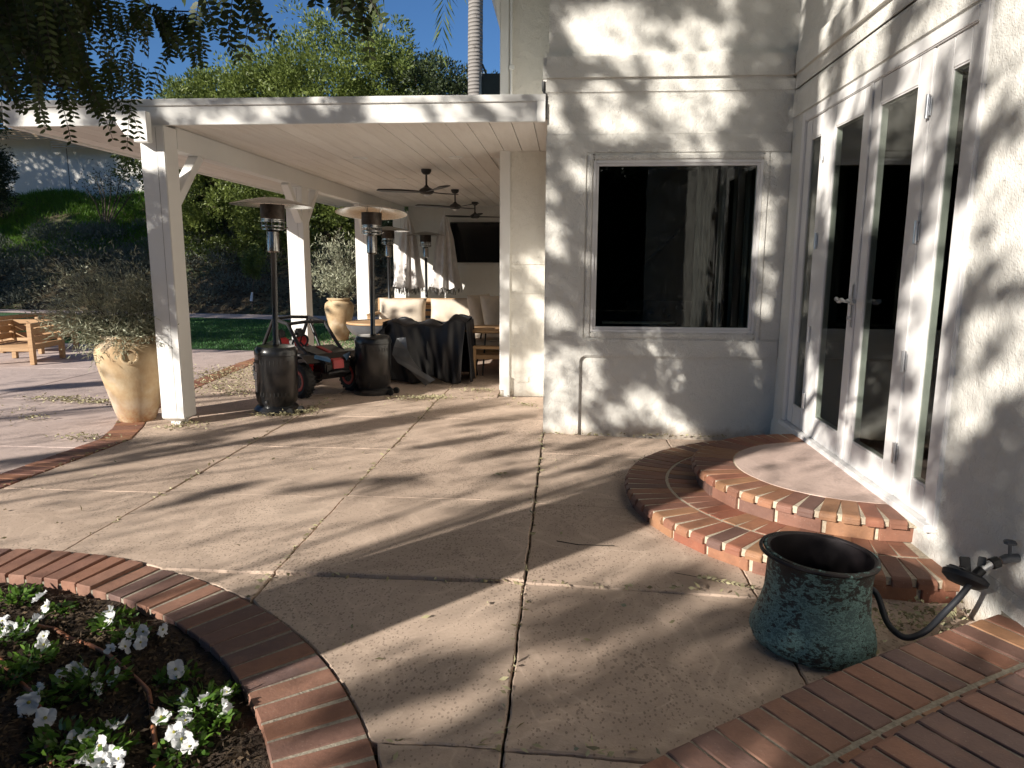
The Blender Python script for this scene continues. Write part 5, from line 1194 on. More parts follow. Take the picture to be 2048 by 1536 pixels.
leafmesh('crown', q, rng.normal(size=(n, 3)), rng.uniform(.2, .34, n), rng.uniform(.1, .17, n), M['leaf'], t_, N=-np.array([[1.667, 1.77, -1.0]]) + rng.normal(size=(n, 3)) * .8)
m = MB(); m.tube([(-30, 10, -.1), (-29.8, 10.1, 2.5), (-29, 10.5, 5)], [.35, .28, .2], 12); m.build('trunk', M['bark'], t_, smooth=True); m = MB()
for e in q[rng.integers(0, n, 16)]: m.tube([(-29, 10.5, 4.8), Vector((-29, 10.5, 4.8)).lerp(Vector(e), .5) + Vector((0, 0, .5)), e], [.10, .06, .02], 6)
m.build('branch', M['bark'], t_, smooth=True)
# small palm far away
pf = thing('distant_palm', (-19.5, 40, 5.5), 'tiny feathery palm top just above the roof edge against the sky', 'palm'); MB().tube([(-19.5, 40, 5.0), (-19.5, 40, 10.6)], .16, 8).build('trunk', M['palm'], pf, smooth=True)
P = []; D = []
for i in range(18):
    a = i * 2.4; 
    for s in np.linspace(.1, 1, 18): P.append((-19.5 + 1.5 * s * math.cos(a), 40 + 1.5 * s * math.sin(a), 10.6 + .8 * s - 1.1 * s * s)); D.append((math.cos(a + .9), math.sin(a + .9), -.5)); P.append(P[-1]); D.append((math.cos(a - .9), math.sin(a - .9), -.5))
leafmesh('fronds', np.array(P), np.array(D), .4, .05, M['leaf'], pf)
# white house on the slope with slatted eave
hh = thing('hillside_house', (-22, 29.6, 3.6), 'white walled building on the hill at the far left with slatted wooden eave', 'house')
MB().box(-36, -15.8, 29.5, 36, 2.8, 6.95).build('wall', M['stucco'], hh, bevel=.02); MB().box(-20.83, -20.80, 29.49, 29.502, 3.0, 6.3).build('wall_joint', M['fringe'], hh)
sm = MB().box(0, 9.5, 0, .05, 0, .055).mesh('slat'); 
for i in range(14):
    z = 6.08 + i * .085; x0 = -21.0 if i < 4 else -36
    for q in ((x0, 1.0 if i >= 4 else .42),) + (((-26.5, 1.0),) if i >= 4 else ()):
        o = bpy.data.objects.new('slat', sm); COL.objects.link(o); o.parent = hh
        if not sm.materials: sm.materials.append(M['palewood'])
        o.location = (q[0] + 22 + (0 if q[0] != -26.5 else .0), 28.9 - i * .03 - 29.6, z - 3.6); o.scale = (q[1], 1, 1)
MB().box(-36, -16.6, 28.2, 29.499, 7.2, 7.5).build('roof', M['palewood'], hh)

# ================================================================ flower bed planting
FL = [(-2.374,2.885,1.2),(-2.291,2.815,0.9),(-2.247,2.704,1),(-2.385,2.679,1),(-2.324,2.617,0.9),(-2.292,2.613,1),(-2.243,2.617,1.1),(-2.291,2.555,1),(-2.116,2.569,0.8),(-2.061,2.5,1),(-1.988,2.803,1),(-1.936,2.736,1.1),(-1.779,2.622,0.9),(-1.731,2.639,1),(-1.653,2.652,1),(-1.746,2.537,1),(-1.69,2.554,0.9),(-1.785,2.504,0.7),(-1.834,2.359,1),(-1.76,2.302,1),(-1.858,2.31,0.9),(-1.73,2.336,0.8),(-1.652,2.321,1.1),(-1.665,2.24,0.8),(-1.869,2.219,0.8),(-1.845,2.141,1.3),(-1.736,2.075,1.2),(-1.44,2.37,1.1),(-1.318,2.202,1),(-1.248,2.207,0.9),(-1.147,2.165,0.9),(-1.187,2.259,0.7),(-1.27,2.129,0.9),(-1.241,2.076,0.8),(-1.344,2.106,1),(-1.254,2.026,1),(-1.216,2.005,1),(-1.169,1.967,0.9),(-1.569,1.985,0.9),(-1.51,1.971,0.9),(-1.46,2.046,1.1),(-1.447,1.934,1.1),(-1.408,1.922,0.9),(-1.44,1.869,1.2),(-1.401,1.879,1),(-1.349,1.883,1)]
PL = [(-2.505,2.927,1.0),(-2.259,2.856,0.7),(-2.28,2.582,1.1),(-1.953,2.766,1),(-1.806,2.658,0.8),(-1.724,2.293,1.4),(-2.068,2.434,1.0),(-1.447,2.386,0.9),(-1.263,2.189,1.3),(-1.228,2.294,0.6),(-1.587,1.974,1.2),(-1.461,1.954,1.2),(-1.207,1.982,0.9),(-2.073,2.326,0.9),(-1.84,2.216,0.7),(-1.174,2.127,0.8)]
def soil_at(x, y): return float(soilz(np.array(x), np.array(y)))
plants = []
words = ['in the back corner of the bed by the brick edging', 'low and nearly bare at the back of the bed', 'at the left edge of the picture under three blooms', 'leaning to the edging with one ruffled bloom', 'in the middle back of the bed, dark leaved', 'large and spreading in the middle of the bed', 'between the two drip tubes, shaded', 'small one with a single bloom right of the tube', 'large one near the curved brick edging', 'small one with one bud close to the edging', 'bright lime leaved one at the bottom left of the bed', 'sunlit bushy one at the bottom of the bed', 'low leafy one at the bottom right of the bed', 'shaded one left between the drip tubes', 'little one below the middle tube', 'small one beside the right bushy plant']
for i, (x, y, s) in enumerate(PL):
    z = soil_at(x, y); t = thing('pansy_plant', (x, y, z), 'white flowering pansy plant ' + words[i], 'flower plant', 'white pansies in the round bed'); plants.append((x, y, t))
    n = int(120 * s); a = rng.uniform(0, 6.28, n); el = rng.uniform(.15, 1.2, n); r = rng.uniform(.01, .085, n) * s
    D = np.stack([np.cos(a) * np.cos(el), np.sin(a) * np.cos(el), np.sin(el) * .8], 1); P = np.stack([x + r * np.cos(a), y + r * np.sin(a), z + rng.uniform(.0, .045, n) * s], 1)
    leafmesh('leaves', P, D, rng.uniform(.022, .042, n) * (s ** .3), rng.uniform(.012, .019, n), M['pansyleaf'], t, 6, curl=.35)
def flower_mesh(seed):
    rr = np.random.default_rng(seed); V = []; F = []
    specs = [(90 + 38, .024, .021, .003), (90 - 38, .024, .021, .002), (180 + 8, .021, .019, .005), (-8, .021, .019, .006), (-90, .026, .030, .008)]
    for a0, L, W, h in specs:
        a0 = R(a0 + rr.uniform(-6, 6)); b = len(V); nu, nv = 6, 6
        for i in range(nu + 1):
            u = i / nu
            for j in range(nv + 1):
                v = j / nv * 2 - 1; w = W * .5 * (math.sin(min(1, u * 1.02) * math.pi * .76 + .12)) * 1.32; rad = L * u * (1 - .12 * v * v)
                ruff = .0040 * math.sin(v * 6 + a0 * 3 + seed) * u * u + .010 * u * u * math.sin(a0 * 1.5 + seed) - .006 * v * v * u + .006 * u * u * rr.uniform(.7, 1.1) * .45
                x = rad; y = v * w; V.append((x * math.cos(a0) - y * math.sin(a0), x * math.sin(a0) + y * math.cos(a0), h * u + ruff - .004 * (1 - u)))
        for i in range(nu):
            for j in range(nv): q = b + i * (nv + 1) + j; F.append((q, q + 1, q + nv + 2, q + nv + 1))
    me = bpy.data.meshes.new('bloom'); me.from_pydata(V, [], F); me.update(); me.shade_smooth(); me.materials.append(M['petal']); return me
fm = [flower_mesh(s) for s in range(7)]; hm = MB().lathe([(0, .004), (.0035, .003), (.004, 0), (.0, -.001)], n=8).mesh('heart'); hm.materials.append(M['yellow'])
for i, (x, y, s) in enumerate(FL):
    j = min(range(len(plants)), key=lambda q: (plants[q][0] - x) ** 2 + (plants[q][1] - y) ** 2); t = plants[j][2]; p = org(t)
    o = bpy.data.objects.new('bloom', fm[i % 7]); COL.objects.link(o); o.parent = t; z = random.uniform(.015, .035)
    o.location = (x - p.x, y - p.y, z - p.z); o.scale = (s * 1.3, s * random.uniform(1.2, 1.35), s * 1.2); o.rotation_euler = (R(random.uniform(5, 95)), R(random.uniform(-45, 45)), R(random.uniform(-120, 120)))
    c = bpy.data.objects.new('heart', hm); COL.objects.link(c); c.parent = o
    MB().tube([(x, y, z - .004), ((x * 2 + plants[j][0]) / 3, (y * 2 + plants[j][1]) / 3, z - .03), ((x + plants[j][0]) / 2, (y + plants[j][1]) / 2, -.06)], .0013, 5).build('stem', M['pansyleaf'], t)
for pts, l in (([(-2.259,2.709),(-2.154,2.684),(-2.067,2.651),(-1.945,2.598),(-1.81,2.518),(-1.686,2.437),(-1.575,2.35),(-1.494,2.277),(-1.429,2.188),(-1.365,2.089),(-1.304,1.999),(-1.256,1.914)], 'brown drip tube curving through the bed, the one nearer the brick edging'), ([(-2.204,2.44),(-2.102,2.371),(-2.019,2.314),(-1.919,2.243),(-1.83,2.165),(-1.751,2.084),(-1.676,2.0),(-1.62,1.928),(-1.567,1.875)], 'brown drip tube curving through the bed at the left edge of the picture')):
    P = [(x, y, soil_at(x, y) + .012 + .006 * math.sin(i * 2.1)) for i, (x, y) in enumerate(pts)]; P2 = []
    for i in range(len(P) - 1):
        for s in (0, .25, .5, .75): P2.append(tuple(P[i][q] * (1 - s) + P[i + 1][q] * s for q in range(3)))
    P2.append(P[-1]); tag(MB().tube(P2, .0085, 10).build('drip_tube', M['tube'], None, smooth=True), l, 'tube', 'drip tubes in the bed')

# ================================================================ leaf litter on the paving
P = []
def pile(x, y, rx, ry, n, a=0):
    q = rng.normal(size=(n, 2)) * [rx, ry]; c, s = math.cos(a), math.sin(a); P.append(np.stack([x + q[:, 0] * c - q[:, 1] * s, y + q[:, 0] * s + q[:, 1] * c, np.full(n, .014) + rng.random(n) * .022], 1))
for a in ((-5.7, 7.5, .2, .07, 230), (-5.2, 7.38, .25, .06, 260), (-4.65, 7.26, .12, .05, 80), (-5.2, 6.5, .1, .05, 50), (-5.6, 6.9, .2, .15, 30), (-4.2, 5.82, .14, .05, 110), (-3.6, 6.25, .12, .06, 60), (-3.56, 6.42, .1, .06, 60), (-4.75, 9.6, .32, .3, 620), (-4.4, 9.0, .3, .35, 450), (-4.1, 8.4, .25, .2, 260), (-3.85, 8.0, .15, .12, 140), (-2.9, 6.9, .14, .06, 190), (-2.75, 7.05, .1, .06, 170), (-2.63, 7.3, .05, .16, 80), (-1.7, 7.9, .15, .05, 160), (-1.5, 7.98, .12, .05, 150), (-1.1, 8.5, .1, .05, 60), (-.95, 8.5, .08, .05, 50), (-.4, 7.65, .07, .04, 45), (-.8, 8.0, .25, .1, 30), (.68, 5.5, .05, .03, 18), (-.42, 5.0, .03, .03, 12), (1.52, 2.98, .12, .08, 130), (1.66, 3.1, .08, .05, 60), (1.45, 3.05, .1, .05, 30), (1.83, 3.35, .02, .10, 18), (1.84, 3.6, .01, .08, 16)): pile(*a)
for (xa, ya, xb, yb, k) in ((-1.44, 2.98, -1.42, 8.3, 120), (-.176, 2.0, -.176, 6.4, 90), (-2.68, 3.4, -2.68, 8, 60), (-1.4, 3.28, .9, 3.27, 60), (-.1, 6.39, 1.5, 6.39, 70), (-.6, 2.07, .4, 2.07, 20), (-3.86, 4.5, -3.8, 5.85, 30), (-2.9, 3.44, -1.9, 3.2, 30)):
    s = rng.random(k); P.append(np.stack([xa + (xb - xa) * s + rng.normal(size=k) * .008, ya + (yb - ya) * s + rng.normal(size=k) * .008, np.full(k, .010)], 1))
k = 230; P.append(np.stack([rng.uniform(-7, 1.7, k), rng.uniform(1.9, 8.3, k), np.full(k, .010)], 1))
P = np.concatenate(P); n = len(P); ok = (np.hypot(P[:, 0] - BC[0], P[:, 1] - BC[1]) > BR) & ~((np.hypot(P[:, 0] - S1[0], P[:, 1] - S1[1]) < 1.4)) ; P = P[ok]; n = len(P)
tag(leafmesh('fallen_leaves', P, rng.normal(size=(n, 3)) * [1, 1, .25], rng.uniform(.020, .048, n), rng.uniform(.010, .019, n), M['litter'], tone=rng.random(n)), kind='stuff')
# the fallen pinnate leaf and twigs
P = []; D = []
for s in range(13):
    for q in (-1, 1): P.append((.68 + .26 * s / 12, 3.40 - .10 * s / 12, .008)); D.append((.6, .5 * q - .3, .15))
fl_ = thing('fallen_frond', (.8, 3.36, 0), 'small dried pinnate leaf lying on the paving left of the copper pot', 'leaf'); leafmesh('leaflets', np.array(P), np.array(D), .034, .014, M['litter'], fl_)
MB().tube([(.58, 3.45, .004), (.70, 3.395, .008), (.95, 3.29, .006)], .0016, 5).build('stalk', M['twig'], fl_)
for pts, l in (([(-.02, 3.82, .004), (.10, 3.77, .006), (.30, 3.78, .004)], 'thin dark twig lying in the shade left of the steps'), ([(-.62, 4.06, .004), (-.52, 4.05, .006), (-.44, 4.0, .004)], 'short pale twig lying in the sun near the middle joint')):
    tag(MB().tube(pts, .0025, 6).build('twig', M['twig'], None), l, 'twig')

# ================================================================ the tree in the flower bed; its branches hang into the top left
BR_ = [[(-2.191,2.6,2.537),(-2.036,2.6,2.417),(-1.936,2.6,2.298),(-1.857,2.6,2.16),(-1.774,2.6,2.038)],[(-2.126,2.5,2.355),(-1.895,2.5,2.294),(-1.753,2.5,2.267),(-1.647,2.5,2.241),(-1.546,2.5,2.158)],[(-1.979,2.7,2.602),(-1.777,2.7,2.504),(-1.608,2.7,2.462),(-1.479,2.7,2.413),(-1.309,2.7,2.405)],[(-2.06,2.4,2.181),(-1.873,2.4,2.115),(-1.775,2.4,2.042),(-1.71,2.4,1.982)],[(-2.35,2.8,2.683),(-2.056,2.8,2.606),(-1.887,2.8,2.496),(-1.734,2.8,2.422)],[(-0.985,1.75,2.236),(-0.855,1.75,2.179),(-0.772,1.75,2.155),(-0.7,1.75,2.148)],[(-0.709,1.85,2.279),(-0.612,1.85,2.214),(-0.538,1.85,2.184),(-0.451,1.85,2.169)],[(-1.99,2.3,2.04),(-1.837,2.3,2.023),(-1.686,2.3,1.998),(-1.554,2.3,1.963)],[(-2.454,2.9,2.577),(-2.248,2.9,2.535),(-2.046,2.9,2.457),(-1.98,2.9,2.287)],[(-2.293,2.75,2.327),(-2.076,2.75,2.269),(-1.966,2.75,2.177),(-1.84,2.75,2.13)]]
ot = thing('overhanging_tree', (-3.3, .49, -.06), 'dark tree with feathery leaflets hanging into the top left corner, its trunk out of view', 'tree')
MB().tube([(-3.336, .524, -.1), (-3.34, .52, .12), (-3.336, .524, .5), (-3.336, .524, 1.8), (-3.336, .524, 3.0), (-3.35, .54, 4.1)], [.42, .36, .345, .338, .333, .32], 28).build('trunk', M['bark'], ot, smooth=True)
m = MB()
for b in BR_:
    b0 = Vector(b[0]); s = Vector((-3.28, .5, 2.9 + random.uniform(-.5, .6))); m.tube([s, s.lerp(b0, .5) + Vector((0, 0, .25)), b0], [.05, .03, .008], 8)
m.build('branch', M['bark'], ot, smooth=True)
P = []; D = []; N = []; T = []; tw = MB(); BR_ = [[(p[0], p[1], p[2] + (.12 if i in (0, 3, 7, 9) else .04)) for p in b] for i, b in enumerate(BR_)]
def compound(p, d, L, pairs, ll):
    p = np.array(p, float); d = np.array(d, float); d /= np.linalg.norm(d); sd = np.cross(d, rng.normal(size=3) * .5 + np.array([0.2, -1, .2])); sd /= np.linalg.norm(sd); cur = p.copy(); pts = [cur.copy()]; tn = rng.random()
    for i in range(pairs):
        cur = cur + d * L / pairs; d = d + np.array([0, 0, -.05]); d /= np.linalg.norm(d); pts.append(cur.copy())
        for q in (-1, 1):
            P.append(cur.copy()); D.append(sd * q * 1.0 + d * .45 + rng.normal(size=3) * .12); N.append(np.cross(sd, d) + rng.normal(size=3) * .25); T.append((ll * (1 - .35 * abs(i / pairs - .45)), tn))
    tw.tube([tuple(q) for q in pts], .0011, 4, cap=False)
for bi, b in enumerate(BR_):
    A = np.array(b); seg = len(A) - 1; near = bi in (5, 6)
    tw.tube([tuple(q) for q in A], [.006 - .0012 * i for i in range(len(A))] if len(A) < 5 else [.006, .005, .004, .003, .002], 6)
    nc = {2: 40, 5: 10, 6: 13}.get(bi, 44)
    for k in range(nc):
        s = rng.random() * seg if bi != 2 else (0.15 + rng.random() * .85) * seg; j = min(seg - 1, int(s)); p = A[j] * (1 - s + j) + A[j + 1] * (s - j) + rng.normal(size=3) * (.014 if bi == 2 or near else .07) * np.array([1, 2.5, .7]) + [0, 0, 0 if (bi == 2 or near) else .085]
        a = rng.uniform(-.6, .6); compound(p, (a * .8 + .15, rng.uniform(-.5, .3), -1 + rng.uniform(-.1, .5)), rng.uniform(.10, .19) * (.85 if near else 1), rng.integers(7, 12), rng.uniform(.024, .032) * (1.0 if near else 1))
for k in range(430):   # the dense leafage at the corner
    px_ = rng.random() ** 1.15; p = (-2.22 + .45 * px_, rng.uniform(2.35, 3.1), rng.uniform(2.36 + .05 * px_, 2.94)); s = p[1] / 2.6; compound((p[0] * s, p[1], 1.55 + (p[2] - 1.55) * s), (rng.uniform(-.7, .8), rng.uniform(-.5, .5), -.8), rng.uniform(.1, .17), 8, rng.uniform(.026, .036))
n = 84000; x = rng.uniform(-8.5, 1.75, n); y = rng.uniform(-5.5, 10, n); h = np.maximum(0, np.minimum((6.41 - y) / .728, (1.892 - x) / .686)); k_ = (np.hypot(x + 2.6, (y - 1.8) * .8) < 6.3); x, y, h = x[k_], y[k_], h[k_]; n = len(x)  # unseen crown added overhead to block sky fill, kept above the sun rays
leafmesh('sky_block_leaves', np.stack([x, y, 4.5 + .9 * np.clip(y - 5.5, 0, 1) + .411 * h + rng.random(n) ** 2 * 1.6], 1), rng.normal(size=(n, 3)) * [1, 1, .4], rng.uniform(.16, .26, n), rng.uniform(.08, .12, n), M['leafov'], ot)
m = MB(); s = Vector((-3.34, .53, 7.2)); m.tube([(-3.35, .54, 4.05), (-3.34, .53, 7.2)], [.30, .14], 16)  # trunk and branches carried up to the added crown
for i in range(16):
    a = i * .9; r = random.uniform(2, 5); e = Vector((max(-6.5, min(1.5, -2 + r * math.cos(a))), max(-4, min(5.3, .5 + r * math.sin(a))), 0)); e.z = 5.0 + .411 * min((6.41 - e.y) / .728, (1.892 - e.x) / .686); e.z += .3; m.tube([s, s.lerp(e, .5) + Vector((0, 0, .8)), e], [.07, .04, .012], 7)
m.build('branch', M['bark'], ot, smooth=True)
tw.build('twigs', M['twig'], ot, fixn=False)
T = np.array(T); leafmesh('leaves', np.array(P), np.array(D), T[:, 0], T[:, 0] * .42, M['leafov'], ot, 6, tone=T[:, 1], N=np.array(N), curl=.1)

